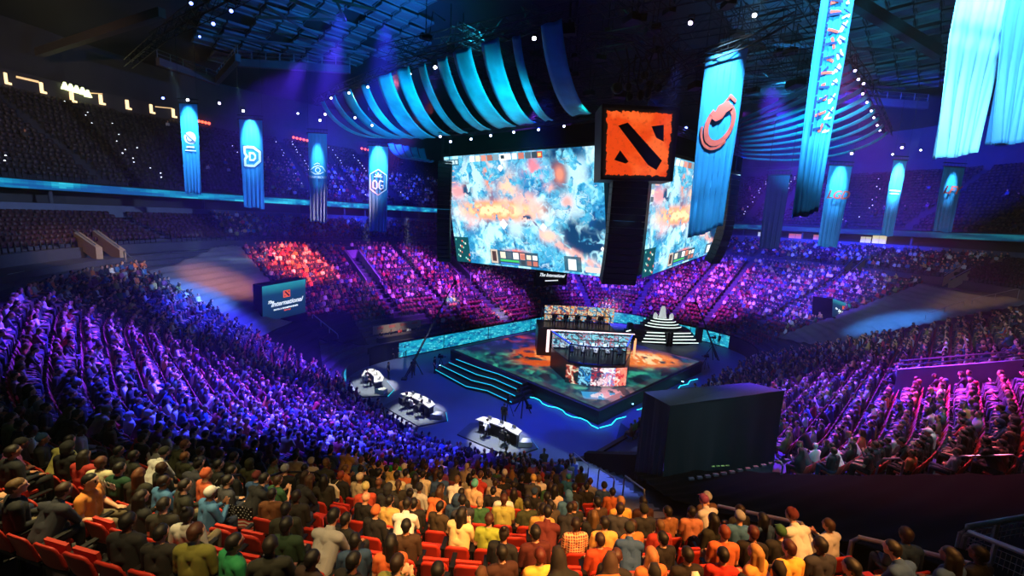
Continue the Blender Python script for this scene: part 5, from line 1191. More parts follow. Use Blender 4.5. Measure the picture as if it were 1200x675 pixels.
def lg_ball(L, S_, w, h, t, pt, R, dn):
    L(circ(.5, .38, w*.34, w, h)[:-1], BW); S_(circ(.5, .38, w*.2, w, h, 10, 30, 200), .04, BNV, .1); S_([(.25, .33), (.75, .42)], .04, BNV, .1); S_([(.3, .48), (.7, .48)], .08, BW); S_([(.2, .52), (.8, .52)], .05, BW)
def lg_d(L, S_, w, h, t, pt, R, dn):
    S_([(.2, .31), (.6, .31), (.86, .36), (.86, .46), (.6, .52), (.2, .52), (.2, .45), (.3, .415), (.2, .38)], .13, BW, closed=True); S_([(.42, .375), (.58, .375), (.66, .40), (.66, .43), (.58, .455), (.42, .455)], .1, BW, closed=True); S_([(.13, .295), (.63, .295), (.94, .35), (.94, .47), (.63, .535), (.13, .535)], .03, BNV, .05, closed=True)
def lg_eye(L, S_, w, h, t, pt, R, dn):
    S_([(.1, .41), (.3, .375), (.5, .36), (.75, .37), (.92, .42)], .05, BW); S_([(.12, .43), (.35, .455), (.6, .45), (.8, .43)], .05, BW); S_(circ(.5, .41, w*.13, w, h, 12), .05, BW); S_([(.3, .35), (.48, .33), (.6, .34)], .04, BW)
    put_text('lettering', 'TEAM SECRET', w*.155, pt(.5, .49, .12), R, (0, 0, 1), BW, t, 0, .01)
def lg_og(L, S_, w, h, t, pt, R, dn):
    S_([(.5, .27), (.92, .33), (.92, .5), (.5, .57), (.08, .5), (.08, .33)], .05, BW, closed=True); L([(.5, .28), (.88, .335), (.88, .495), (.5, .56), (.12, .495), (.12, .335)], BNV, .03)
    S_([(.36, .40), (.44, .43), (.44, .48), (.36, .5), (.24, .48), (.24, .42), (.3, .40)], .06, BW, .1, closed=True); S_([(.76, .41), (.6, .40), (.55, .43), (.55, .48), (.64, .5), (.76, .485), (.76, .455), (.66, .455)], .06, BW, .1); S_([(.3, .355), (.7, .355)], .05, BW, .1); S_([(.35, .33), (.45, .345), (.5, .31), (.55, .345), (.65, .33)], .05, BW, .1)
B1Y = 52
def bpx(x0, y0, x1, y1, Y, bot, **k):
    a_, b_ = aty(x0, y0, Y), aty(x1, y1, Y); b_.z = a_.z = (a_.z+b_.z)/2; z2 = aty((x0+x1)/2, bot, Y).z; return banner(a_, b_, a_.z-z2, **k)
bpx(210, 121, 231, 121, 46, 226, label='narrow blue banner with a white ball emblem, leftmost of all banners', logo=lg_ball, seed=1, E=13, cone=26)
bpx(280, 140, 307, 140, 48, 243, label='blue banner with a large white letter D, second from the left', logo=lg_d, seed=2, E=16, cone=26, hot=.2)
bpx(361, 156, 383, 156, 50, 260, label='blue banner with a white eye emblem and the words TEAM SECRET', logo=lg_eye, seed=3, E=9)
bpx(432, 171, 455, 171, 52, 271, label='blue banner with a white OG hexagon badge left of the big screen', logo=lg_og, seed=4, E=16, cone=26, hot=.2)
def lg_dragon(L, S_, w, h, t, pt, R, dn):
    S_(circ(.52, .40, w*.33, w, h, 26, -60, 235), .15, BRD); S_(circ(.50, .40, w*.42, w, h, 26, 60, 190), .07, BRD); L([(.28, .35), (.42, .29), (.66, .285), (.78, .33), (.62, .345), (.55, .37), (.4, .375)], BRD, .09)
    S_([(.55, .30), (.7, .26), (.84, .30)], .08, BRD)
Yb = 24
a_, b_ = aty(827, 66, Yb), aty(877, 50, Yb+.8)
banner(a_, b_, a_.z-aty(826, 283, Yb).z, 'large blue banner with a red dragon ring before the right screen', lg_dragon, 6, .10, 5, .12, 15, hot=.25, cone=36)
def lg_red(txt):
    def f(L, S_, w, h, t, pt, R, dn): put_text('lettering', txt, w*.5, pt(.5, .36, .25), R, (0, 0, 1), BRD, t, .3, .03)
    return f
bpx(972, 195, 999, 193, 50, 290, label='blue banner with red letters LGD at the right of the picture', logo=lg_red('LGD'), seed=6, E=16, cone=24, hot=.2)
def lg_line(L, S_, w, h, t, pt, R, dn): S_([(.1, .40), (.9, .40)], .06, BW); S_([(.15, .44), (.85, .44)], .04, BW)
bpx(1047, 188, 1063, 187, 52, 277, label='slim blue banner with a white glare between two lettered banners', logo=lg_line, seed=7, E=40, cone=20, hot=.25, folds=3)
bpx(1106, 196, 1131, 195, 50, 272, label='blue banner with red letters LFY below the large draped banners', logo=lg_red('LFY'), seed=8, E=8, m=BCL)
# nearer long banners
def lg_script(L, S_, w, h, t, pt, R, dn):
    rr = random.Random(3)
    for k in range(11):
        y = .02+.058*k; q_ = [(rr.uniform(.26, .6), y+rr.uniform(0, .045)) for _ in range(5)]
        S_([(.26, y), (.26, y+.045)], .045, BNV, .05); S_(q_[:3], .05, BRD if k % 3 else BNV, .1); S_([(.30, y+.022), (.60, y+rr.uniform(.0, .04))], .045, BRD if k % 3 == 0 else BNV, .14)
        q_ = [(rr.uniform(.66, .9), y+rr.uniform(0, .05)) for _ in range(4)]; S_(q_, .035, BW, .05); S_([(.68, y+.01), (.88, y+.03)], .02, BNV, .14)
Yb = 17
a_, b_ = aty(966, -28, Yb), aty(1006, -34, Yb+.5)
banner(a_, b_, a_.z-aty(926, 258, Yb).z, 'long blue banner with vertical red and navy stylised lettering, right of centre', lg_script, 5, .10, 9, .25, 7, col=(.6, .85, 1), hot=.15, cone=44)
def lg_none(L, S_, w, h, t, pt, R, dn): pass
a_, b_ = aty(1128, -40, 14), aty(1200, -46, 14.6)
banner(a_, b_, a_.z-aty(1092, 190, 14).z, 'wide pale blue draped banner at the upper right, left one of the pair', lg_none, 4, .16, 10, .35, 9, col=(.55, .9, 1), hot=.2, cone=56, m=mat('banner_pale', '#62b4e0', .75, noise=.25, scale=1.0))
a_, b_ = aty(1192, -60, 13.2), aty(1262, -60, 13.6)
banner(a_, b_, a_.z-aty(1160, 172, 13.2).z, 'dark blue draped banner with deep folds at the upper right corner', lg_none, 5, .2, 11, .5, 3, hot=.4, cone=46, m=BCD)
a_, b_ = aty(900, 205, 41), aty(926, 205, 41)
banner(a_, b_, a_.z-aty(900, 292, 41).z, 'unlit navy curtain strip hanging behind the lettered long banner', lg_none, 4, .1, 12, .1, 0, m=mat('navy_cloth', '#0c2a52', .8))

# ------------------------------------------------------------------ swags
SWM = mat('swag_cloth', '#1c9ab8', .7, noise=.75, scale=.8, bump=.15)
def swag(T, E_, wt, we, label, sag=.35, side_=None):
    """a cloth band from the truss T swooping down to E_"""
    T, E_ = Vector(T), Vector(E_); d = E_-T; hz = Vector((d.x, d.y, 0)).normalized(); s = Vector((hz.y, -hz.x, 0)) if side_ is None else Vector(side_).normalized()
    C1 = T+Vector((d.x*.12, d.y*.12, d.z*.62)); C2 = T+Vector((d.x*.5, d.y*.5, d.z*1.06)); n, m = 28, 5; P = np.zeros((n+1, m+1, 3))
    for i in range(n+1):
        t = i/n; p = T*(1-t)**3+C1*3*t*(1-t)**2+C2*3*t*t*(1-t)+E_*t**3; w = wt*(1-t)+we*t
        for j in range(m+1): P[i, j] = p+s*w*(j/m-.5)+Vector((0, 0, .05*math.sin(j*1.3+i*.2)))
    o = grid_mesh('swag_band', P, None, SWM, None, True); so = o.modifiers.new('s', 'SOLIDIFY'); so.thickness = .02; tag(o, label, 'drape', 'swag bands above the screens'); return o
def Tz(x, y, z=27.0): return atz(x, y, z)
tops = [(378, 119), (390, 112), (406, 106), (427, 99), (450, 88), (472, 80), (494, 75), (518, 68), (541, 58), (574, 47), (605, 42), (646, 26)]
bots = [(452, 161), (462, 162), (474, 162), (487, 162), (503, 162), (521, 159), (545, 156), (570, 152), (595, 149), (618, 145), (644, 141), (682, 134)]
wts = [.8, .9, 1.5, 1.1, 1.9, 1.5, .8, 1.0, 1.6, 1.4, .6, 1.3]
nth = ['leftmost', 'second', 'third', 'fourth', 'fifth', 'sixth', 'seventh', 'eighth', 'ninth', 'tenth', 'eleventh', 'rightmost']
for k, (t_, b_) in enumerate(zip(tops, bots)):
    T = Tz(*t_); E_ = atz(b_[0], b_[1], 23.6)
    swag(T, E_, wts[k]*1.15, wts[k]*1.25, f'teal cloth band swooping down to the left screen, {nth[k]}'+(' of twelve' if k in (0, 11) else ' from the left of twelve'), side_=(Vector(Tz(646, 26))-Vector(Tz(378, 119))).xy.to_3d())
rt = [(998+(1040-998)*k/9, 78+(155-78)*k/9) for k in range(10)]; rb = [(863+k*.8, 143+k*4.6) for k in range(10)]
for k in range(10):
    T = Tz(*rt[k], 27.0); E_ = atz(rb[k][0], rb[k][1], 23.6)
    E_ = Vector(aty(rb[k][0], rb[k][1], 46-.0*k))
    swag(T, E_, 1.3, 1.1, f'teal cloth band sweeping from the right truss to the screen, {ORD[k]} from top', side_=(Vector(Tz(1040, 155))-Vector(Tz(998, 78))).xy.to_3d())
for k in range(5):
    T = aty(458+k*9, 168+k*1.5, 62); E_ = aty(486+k*5, 184+k*1, 54)
    swag(T, E_, .9, .6, f'small dark teal cloth band below the left fan of bands, {ORD[k]} from left')

# ------------------------------------------------------------------ trusses and rig
def truss(p, q_, label, w=.5, name='lighting_truss', grp=None, parent=None, pts=None):
    pts = [Vector(a) for a in (pts or [p, q_])]; mb = MB(); r = .045
    for a, b in zip(pts[:-1], pts[1:]):
        d = (b-a); L = d.length; d = d/L; x = d.cross(Vector((0, 0, 1))).normalized()*w/2; y = Vector((0, 0, w/2)); n = max(2, int(L/1.1))
        for sx, sy in ((-1, -1), (-1, 1), (1, -1), (1, 1)): mb.tube([a+x*sx+y*sy, b+x*sx+y*sy], r, 4)
        for i in range(n):
            s_, e_ = a+d*L*i/n, a+d*L*(i+1)/n; k = 1 if i % 2 else -1
            for sx in (-1, 1): mb.tube([s_+x*sx-y*k, e_+x*sx+y*k], .025, 3)
            mb.tube([s_-x-y, s_+x-y], .025, 3); mb.tube([s_-x*k+y, e_+x*k+y], .025, 3)
    o = mb.build(name, ALU, parent)
    if parent is None: tag(o, label, 'truss', grp)
    return o
la = [Tz(x, y-2, 27.4) for x, y in ((370, 122), (405, 104), (450, 86), (520, 66), (575, 46), (655, 22))]
truss(0, 0, 'curved truss holding the left teal cloth bands', .6, pts=la)
ra = [Tz(x, y-2, 27.4) for x, y in ((995, 72), (1012, 95), (1026, 125), (1042, 158))]
truss(0, 0, 'short curved truss holding the right teal cloth bands', .6, pts=ra)
truss(0, 0, 'diagonal truss above the banner with the red dragon ring', .5, pts=[aty(820, 70, 24), aty(880, 48, 24.8), aty(925, 22, 25.5)])
truss(0, 0, 'dark truss running to the upper left corner of the roof', .7, pts=[atz(180, 45, 30), atz(280, -5, 30), atz(330, -40, 30)])
truss(0, 0, 'dark truss over the left upper deck ending near the first banner', .7, pts=[atz(150, 75, 31), atz(215, 20, 31), atz(262, -10, 31)])
# header trusses with small lights below, just above the screens
truss(0, 0, 'truss along the top of the left hanging screen', .4, pts=[TL+Vector((0, -.3, 2.2)), TR+Vector((0, -.3, 2.2))])
truss(0, 0, 'truss along the top of the right hanging screen', .4, pts=[TL2+Vector((0, -.3, 2.2)), TR2+Vector((0, -.3, 2.2))])
# dense dark rig grid over the stage
k = 0
for zl, rows_ in ((30.5, [((-13, 43), (14, 27)), ((-10, 48), (18, 31)), ((-6, 53), (22, 36)), ((-2, 58), (26, 41)), ((2, 63), (29, 46))]), (31.6, [((-12, 44), (4, 62)), ((-6, 40), (10, 58)), ((0, 36), (16, 54)), ((5, 32), (21, 50)), ((10, 29), (26, 46)), ((14, 27), (30, 43))])):
    for (a_, b_) in rows_:
        truss((*a_, zl), (*b_, zl), f'dark rigging truss over the stage, '+('crosswise ' if zl < 31 else 'lengthwise ')+ORD[k % 6]+' one from the left or front', 1.1); k += 1
rr = random.Random(5)
for i in range(46):          # hoists, cable baskets and distribution boxes in the rig
    a, b = rr.uniform(0, 1), rr.uniform(0, 1); x = -12+26*a+14*b; y = 43-16*a+19*b; z = 30.2+rr.uniform(-.8, 1.4)
    p_ = Vector((x, y, z)); pr_ = proj(p_)
    if not pr_: continue
    mb = MB(); s_ = rr.uniform(.5, 1.1); mb.box(p_, (s_*1.5, s_*.9, s_*.6), rr.uniform(0, 3)); mb.tube([p_, p_+Vector((0, 0, 3.5))], .04, 4); mb.tube([p_+Vector((.3, 0, 0)), p_+Vector((.5, .3, 2.2)), p_+Vector((1.6, .5, 1.6))], .06, 4)
    tag(mb.build('rigging_hoist', BLK), 'black hoist or cable box hanging in the dark rig over the stage', 'hoist', 'hoists in the rig')
# cluster above the orange sign and catwalk curve
sc_ = empty('rigging_cluster', tuple(aty(745, 118, 31)), 'tangle of motors and hardware right above the orange sign', 'rig')
for i in range(16):
    p_ = aty(712+rr.uniform(0, 80), 100+rr.uniform(-12, 14), 31+rr.uniform(0, 2)); mb = MB(); mb.ell(p_, (rr.uniform(.2, .45), .3, rr.uniform(.2, .4)), 8, 6); mb.tube([p_, p_+Vector((rr.uniform(-1, 1), 0, 1.5)), p_+Vector((rr.uniform(-1.4, 1.4), 0, 2.6))], .06, 4); mb.build('motor', mat('motor_brown', '#2c2a26', .5, .3), sc_)
truss(0, 0, 'truss frame above the orange sign, left of the dragon banner', .8, pts=[aty(762, 98, 32), aty(842, 62, 30)])
truss(0, 0, 'dark octagonal catwalk rail in the upper centre of the rig', .4, pts=[aty(690, 42, 30), aty(742, 46, 30), aty(762, 60, 31)])

# visible lamps
WL = '#e8ecff'
def lamp_at(px, py, z, aim_, label, col=WL, s=1.0, Y=None, E=14, grp='moving lights on the rigging'):
    p_ = aty(px, py, Y) if Y else atz(px, py, z); return moving_light(p_, aim_, col, label, s, grp, E)
camp = Vector((0, 0, 12))
for k, (x, y) in enumerate([(388, 115), (409, 109), (431, 102), (455, 95), (480, 87), (510, 79), (545, 68), (583, 57), (608, 54), (626, 45)]):
    lamp_at(x, y, 26.6, (0, 10, 4), f'moving light on the truss of the left teal bands, {ORD[k]} from the left', s=1.3 if k > 3 else 1.0)
for k, (x, y) in enumerate([(1002, 83), (1006, 93), (1012, 98), (1011, 110), (1016, 120), (1021, 130), (1024, 138), (1028, 147), (1031, 153)]):
    lamp_at(x, y, 26.6, (6, 10, 4), f'moving light on the truss of the right teal bands, {ORD[k]} from the top', s=.9, col='#b8a8ff')
for k, (x, y) in enumerate([(416, 138), (436, 147), (528, 166), (552, 163), (575, 159), (602, 155), (631, 152), (661, 148), (699, 143), (516, 160)]):
    lamp_at(x, y, 0, (0, 10, 4), f'small blue moving light below the bands above the left screen, {ORD[k]} in the row', s=1.0, col='#b8c0ff', Y=40 if x < 450 else 36)
for k, (x, y, Y, lb) in enumerate([(220, 117, 44, 'moving light over the leftmost banner'), (191, 115, 44, 'blue moving light left of the leftmost banner'), (257, 121, 46, 'violet moving light between the two leftmost banners'), (285, 130, 46, 'moving light over the banner with letter D'),
        (349, 133, 48, 'small moving light left of the eye emblem banner'), (381, 134, 48, 'violet moving light over the eye emblem banner'), (375, 141, 48, 'moving light just above the eye emblem banner'), (224, 4, 33, 'blue lamp on the upper left truss near the picture top'),
        (271, 13, 32, 'blue lamp on the upper left truss, upper of a pair'), (250, 28, 33, 'blue lamp on the upper left truss, lower of a pair'), (234, 43, 34, 'dim blue lamp on the upper left truss, lowest one'), (884, 18, 25, 'bright lamp over the diagonal truss by the dragon banner'),
        (809, 27, 26, 'violet lamp left of the diagonal truss above the screens'), (1057, 173, 44, 'violet lamp over the slim banner with the glare'), (1079, 176, 44, 'white lamp right of the slim banner'), (1046, 181, 46, 'small lamp left of the slim banner top'),
        (1103, 174, 40, 'violet lamp under the pale draped banner'), (804, 150, 40, 'blue lamp beside the right screen top'), (998, 180, 46, 'violet lamp above the banner lettered LGD')]):
    lamp_at(x, y, 0, (0, 12, 6), lb, '#c8b0ff' if 'violet' in lb else ('#5a6cff' if 'blue' in lb else WL), 1.25 if lb.startswith(('bright', 'moving', 'violet', 'blue')) else .8, Y, grp=None)

# ------------------------------------------------------------------ roof
RB = mat('roof_deck', '#2a3038', .8, noise=.35, scale=.25); RP = mat('roof_panel', '#5a6a74', .7, noise=.45, scale=.5)
cx_, cy_ = XY((A0+A1)/2, (B0+B1)/2)
def roofz(a, b):
    d = max(abs(a-(A0+A1)/2)/76, abs(b-(B0+B1)/2)/66); return 46-11*min(1, d)
N_ = 22; P = np.zeros((N_+1, N_+1, 3))
for j in range(N_+1):
    for i in range(N_+1):
        a = (A0+A1)/2-76+152*i/N_; b = (B0+B1)/2-66+132*j/N_; x, y = XY(a, b); P[j, i] = (x, y, roofz(a, b)+.8)
struct(grid_mesh('ceiling', P, None, RB))
# coffer panels in view
pm = None; cnt = 0
for i in range(60):
    for j in range(60):
        a = -38+2.6*i; b = -38+2.2*j; x, y = XY(a, b); z = roofz(a, b)
        pr_ = proj((x, y, z))
        if y < 8 or not pr_ or not (-10 < pr_[0] < 1210 and -20 < pr_[1] < 190): continue
        if not ((235 < pr_[0] < 500 and pr_[1] < 75) or pr_[0] > 850): continue
        if pr_[2] > 105 or cnt > 235 or rr.random() < .06: continue
        if pm is None:
            mb = MB(); mb.box((0, 0, 0), (2.15, 1.75, .12)); 
            for dx in (-1.1, 1.1): mb.box((dx, 0, -.1), (.08, 2.1, .3))
            for dy in (-.95, .95): mb.box((0, dy, -.1), (2.4, .08, .3))
            pm = mb.build('acoustic_tile', RP); o = pm
        else: o = pm.copy(); COL.objects.link(o)
        o.location = (x, y, z-rr.uniform(0, .25)); o.rotation_euler = (rr.uniform(-.05, .05), rr.uniform(-.05, .05), PI/4); cnt += 1
        tag(o, 'square blue-grey acoustic panel in the roof grid', 'ceiling panel', 'roof panels')
# roof beams
BM = mat('roof_beam', '#4a4654', .7, noise=.2)
bn = 0
def beam(p, q_, r, label):
    mb = MB(); p, q_ = Vector(p), Vector(q_); d = (q_-p).normalized(); x = d.cross(Vector((0, 0, 1))).normalized()*r; y = Vector((0, 0, r*1.3)); mb.hexa([p-x-y, p+x-y, p+x+y, p-x+y], [q_-x-y, q_+x-y, q_+x+y, q_-x+y]); tag(mb.build('roof_beam', BM), label, 'beam')
beam(atz(45, 62, 33), atz(190, 15, 35), .35, 'grey diagonal roof beam at the upper left')
beam(atz(990, -5, 38), atz(1100, 62, 35), .4, 'dark diagonal roof beam at the upper right behind the draped banners')
for (x0, y0, x1, y1, lb) in [(250, 42, 430, 62, 'thin bluish roof tie under the lit panels'), (300, 20, 405, 24, 'thin roof tie across the lit panels, lower left'), (340, 0, 402, 24, 'thin roof tie slanting to the middle joint'), (390, 0, 440, 12, 'teal roof tie near the lit panels top'), (405, 24, 392, -4, 'teal roof strut rising from the joint'), (312, 8, 372, 42, 'thin roof strut over the dim panels'), (860, 88, 1060, 104, 'dark roof tie above the right teal bands'), (905, 52, 1060, 60, 'dark roof tie crossing the right panels')]:
    beam(atz(x0, y0, 35.5), atz(x1, y1, 36.5), .1, lb)
# catwalk bands below the roof edge, left and right
for pts, lb in (([(185, 76), (255, 100)], 'pale edge of the catwalk at the left of the roof'), ([(255, 98), (279, 72)], 'short slanting catwalk section behind the left roof edge'), ([(279, 78), (410, 86)], 'long catwalk fascia under the blue roof panels'), ([(875, 112), (1085, 128)], 'catwalk fascia below the right roof panels')):
    p_, q_ = [atz(x, y, 33.5) for x, y in pts]; mb = MB(); d = (q_-p_).normalized(); x = d.cross(Vector((0, 0, 1)))*.3
    mb.hexa([p_-x, q_-x, q_+x, p_+x], [a+Vector((0, 0, .9)) for a in (p_-x, q_-x, q_+x, p_+x)])
    t = empty('catwalk', tuple(p_), lb, 'catwalk'); mb.build('fascia', mat('catwalk_paint', '#5a5260', .7), t)
    mb = MB()
    for h_ in (1.4, 1.9): mb.tube([p_+Vector((0, 0, h_)), q_+Vector((0, 0, h_))], .06, 4)
    n = int((q_-p_).length/2)+1
    for i in range(n+1): c = p_.lerp(q_, i/n); mb.tube([c+Vector((0, 0, .9)), c+Vector((0, 0, 1.9))], .05, 4)
    mb.build('railing', STEEL, t)

# ------------------------------------------------------------------ concourse lamps, aisle lights
def onwall(px, py, s):
    d = ray(px, py).normalized(); t = 5
    while sdf(*AB(d.x*t, d.y*t)) > s-.3 and t < 60: t += .1
    while t < 170:
        a, b = AB(d.x*t, d.y*t)
        if sdf(a, b) > s: return Vector((d.x*t, d.y*t, CAMH+d.z*t))
        t += .1
WARMG = glow('warm_wall_light', '#ffd9a0', 1.6)
for k, (x, y) in enumerate([(6, 91), (48, 102), (84, 113), (118, 116), (149, 122), (177, 127), (203, 132)]):
    p_ = onwall(x, y, SU-.35); t = empty('wall_lamp', tuple(p_), f'warm lit pillar lamp on the upper left concourse wall, {ORD[k]} from the left', 'lamp')
    mb = MB(); mb.box(p_, (.3, .3, 1.1), .3); mb.build('lit_panel', WARMG, t); mb = MB(); mb.box(p_+Vector((.1, .1, -.6)), (.55, .4, .22), .3); mb.build('base', WARMG, t)
for k, (x, y) in enumerate([(76, 101), (83, 103), (90, 105), (97, 107), (103, 110)]):
    p_ = onwall(x, y, SU-.4); mb = MB(); mb.tube([p_+Vector((0, 0, .5)), p_+Vector((0, 0, -.4))], [.12, .42], 8); tag(mb.build('cone_lamp', glow('greenish_lamp', '#f0ffb8' if k < 2 else '#ffe0a0', 2)), f'bright cone lamp in the row of five at the upper left, {ORD[k]} from the left', 'lamp')
for k, (x0, y0, x1, y1) in enumerate([(19, 90, 45, 96), (105, 109, 120, 110), (182, 125, 202, 127)]):
    p_, q_ = onwall(x0, y0, SU-.4), onwall(x1, y1, SU-.4); mb = MB(); mb.tube([p_, q_], .13 if k == 0 else .06, 5); tag(mb.build('strip_lamp', glow('warm_strip', '#e8c088', 1.1)), ('long', 'short', 'thin')[k]+' warm strip lamp on the upper left concourse wall', 'lamp')
REDG = glow('red_beacon', '#ff5a40', 3)
for (x0, y0, n, lb) in ((229, 141, 5, 'right of the leftmost banner'), (344, 161, 5, 'left of the eye emblem banner'), (424, 174, 3, 'left of the OG banner')):
    for k in range(n):
        p_ = onwall(x0+k*4, y0+k*.9, SU-.6); mb = MB(); mb.ell(p_, .22, 8, 6); tag(mb.build('red_lamp', REDG), f'small red lamp in the short row {lb}', 'lamp', 'red lamps '+lb)
SG = glow('aisle_white', '#c8d0e0', 3); al = None; n_al = 0
for u_ in [2, 5, 8, 11, 14, 17, 20, 23, 26, 29, 32, 36, 40, 44, 70, 75, 80, 85, 90, 95, 100]:
    for k in range(2, NU, 1):
        a, b, _, _ = frame(u_+rr.uniform(-.3, .3), SB+.6+k*.85); x, y = XY(a, b); z = ZU+k*.53+.2; pr_ = proj((x, y, z))
        if not pr_ or not (0 < pr_[0] < 1200 and pr_[1] > 0) or n_al > 230 or rr.random() < .35: continue
        if al is None: mb = MB(); mb.ell((0, 0, 0), .085, 6, 4); al = mb.build('aisle_light', SG); o = al
        else: o = al.copy(); COL.objects.link(o)
        o.location = (x, y, z+.15); n_al += 1; tag(o, 'tiny white step light in the dark upper deck', 'light', 'step lights of the upper deck')
# lit suites, fascia signs
for k, (x0, y0, x1, y1, col, lb) in enumerate([(888, 273, 906, 280, '#c8d0a8', 'lit suite opening behind the right stand, leftmost'), (1008, 279, 1020, 289, '#e0d8a0', 'lit suite opening right of the LGD banner'), (1022, 278, 1038, 289, '#fff0b8', 'brightest lit suite opening at the right'), (924, 275, 940, 284, '#c86a58', 'reddish lit suite opening at the right'), (953, 276, 962, 283, '#d07a60', 'small reddish suite opening beside the LGD banner'), (462, 262, 474, 268, '#a86858', 'dim reddish suite opening right of the OG banner')]):
    a_, b_ = onwall((x0+x1)/2-(x1-x0)/2, (y0+y1)/2, SB+2.2), onwall(x1, (y0+y1)/2, SB+2.2); d = (b_-a_).normalized(); hh = (y1-y0)/510*(a_+b_).length/2; c = (a_+b_)/2
    t = empty('suite_opening', tuple(c), lb, 'lit opening'); mb = MB(); mb.box(c, ((b_-a_).length, .1, hh), math.atan2(d.y, d.x)); mb.build('lit_wall', glow('suite_%s' % col, col, .6), t)
    mb = MB(); mb.box(c-Vector((0, 0, hh/2)), ((b_-a_).length+.2, .2, .1), math.atan2(d.y, d.x)); mb.tube([c-Vector((0, 0, hh/2)), c+Vector((0, 0, hh/2))], .07, 4); mb.build('frame', DARKC, t)
def fascia_sign(x0, x1, y0, y1, col, txt, tcol, lb, s=SB+.15, em=.55):
    a_, b_ = onwall(x0, (y0+y1)/2, s), onwall(x1, (y0+y1)/2, s); d = (b_-a_).normalized(); ang = math.atan2(d.y, d.x); c = (a_+b_)/2; w = (b_-a_).length; h = (y1-y0)/510*c.length*.95
    t = empty('wall_sign', tuple(c), lb, 'sign'); mb = MB(); mb.box(c, (w, .15, h), ang); mb.build('panel', glow('sgn_'+col, col, em), t)
    nrm = Vector((d.y, -d.x, 0)); 
    if nrm.dot(-c) < 0: nrm = -nrm
    put_text('lettering', txt, h*.55, c+nrm*.12, d, (0, 0, 1), glow('sgt_'+tcol, tcol, .8), t, .3, .01)
fascia_sign(372, 393, 265, 275, '#b0a8c8', 'Mobile', '#c05a6a', 'pale wall sign with red script under the eye emblem banner')
fascia_sign(477, 492, 267, 276, '#a8a4d8', 'O', '#2a3ab0', 'pale square wall sign with a blue emblem left of the big screen')
fascia_sign(408, 426, 264, 270, '#0c1040', 'Alaska', '#6a70a8', 'dark blue wall sign with pale script left of the OG banner', em=.5)
fascia_sign(1004, 1016, 296, 304, '#5a86c8', 'AT', '#d8e4ff', 'small blue wall sign over the far right stand', s=SB-1)
fascia_sign(222, 230, 259, 264, '#3a78a0', '112', '#d0f0ff', 'small blue section number sign on the concrete band, left', em=.4)
a_, b_ = onwall(628, 322, 3), onwall(664, 322, 3); 
p_, q_ = aty(627, 324, 57), aty(664, 326, 60); c = (p_+q_)/2; d = (q_-p_).normalized()
t = empty('hanging_logo_sign', tuple(c), 'dark sign with white script lettering hanging under the big screen', 'sign'); mb = MB(); mb.box(c, ((q_-p_).length, .2, 2.2), math.atan2(d.y, d.x)); mb.build('panel', BLACK, t)
put_text('lettering', 'The International', .62, c+Vector((.05, -.3, .3)), d, (0, 0, 1), glow('sign_white', '#e8f4f8', 1.0), t, .5, .01); mb = MB(); mb.box(c+Vector((.05, -.3, -.4)), (2.2, .03, .12), math.atan2(d.y, d.x)); mb.build('underline', glow('sign_white', '#e8f4f8', 1.0), t)
for sx in (p_, q_): pass
mb = MB(); mb.tube([p_+Vector((0, 0, 1)), p_+Vector((0, 0, 9))], .04, 4); mb.tube([q_+Vector((0, 0, 1)), q_+Vector((0, 0, 9))], .04, 4); mb.build('cable', BLK, t)

# ------------------------------------------------------------------ drapes over closed seats
def drape(name, pts4, label, m, hgt=.75, n=60, seed=0, rowf=1.0, bump=.09):
    """bilinear patch in (a,b): p00 p10 p11 p01; follows the terraces"""
    p00, p10, p11, p01 = [np.array(p) for p in pts4]; P = np.zeros((n+1, n+1, 3))
    for j in range(n+1):
        for i in range(n+1):
            u, v = i/n, j/n; a, b = (p00*(1-u)+p10*u)*(1-v)+(p01*(1-u)+p11*u)*v; s = sdf(a, b); x, y = XY(a, b)
            z = (bz(min(s, SW)) if s > 0 else Z0)+hgt+bump*math.cos(s/TREAD*2*PI)*rowf+.05*math.sin(a*1.1+seed)*math.sin(b*.9)
            P[j, i] = (x, y, z)
    o = grid_mesh(name, P, None, m, None, True); so = o.modifiers.new('s', 'SOLIDIFY'); so.thickness = .03; so.offset = -1; tag(o, label, 'drape'); return o
lp = lambda l, t: (l[0][0]+(l[1][0]-l[0][0])*t, l[0][1]+(l[1][1]-l[0][1])*t)
GREYD = mat('grey_drape', '#6a6468', .85, noise=.25, scale=.8, bump=.3)
drape('seat_cover', [lp(L1, .40), lp(L2, .18), lp(L2, 1.0), lp(L1, 1.06)], 'dark grey cloth over closed seats at the left corner, lit brown and blue', GREYD, .55, seed=1)
drape('seat_cover', [lp(L1, 0.02), lp(L2, .0), lp(L2, .2), lp(L1, .42)], 'black cloth covering the lowest seats at the left corner of the floor', BLACK, .5, seed=2)
drape('seat_cover', [(16.2, 43.0), (21.2, 42.4), (21.4, 47.6), (15.4, 49.0)], 'black cloth over the lowest corner seats right of the lit logo box', BLACK, .45, seed=6)
drape('seat_cover', [lp(L4, .0), lp(L3, .05), lp(L3, 1.0), lp(L4, 1.0)], 'dark cloth over closed seats at the right corner, lit blue and amber', GREYD, .55, seed=3)
drape('seat_cover', [(12.6, 4.9), (17.7, 9.2), (17.7, -7.6), (7.4, -7.6)], 'large black cloth covering closed seats beside the black screen box', dull(mat('black_cover', '#050508', .9, noise=.3, scale=.7, bump=.4)), .6, 80, seed=4, bump=.03)

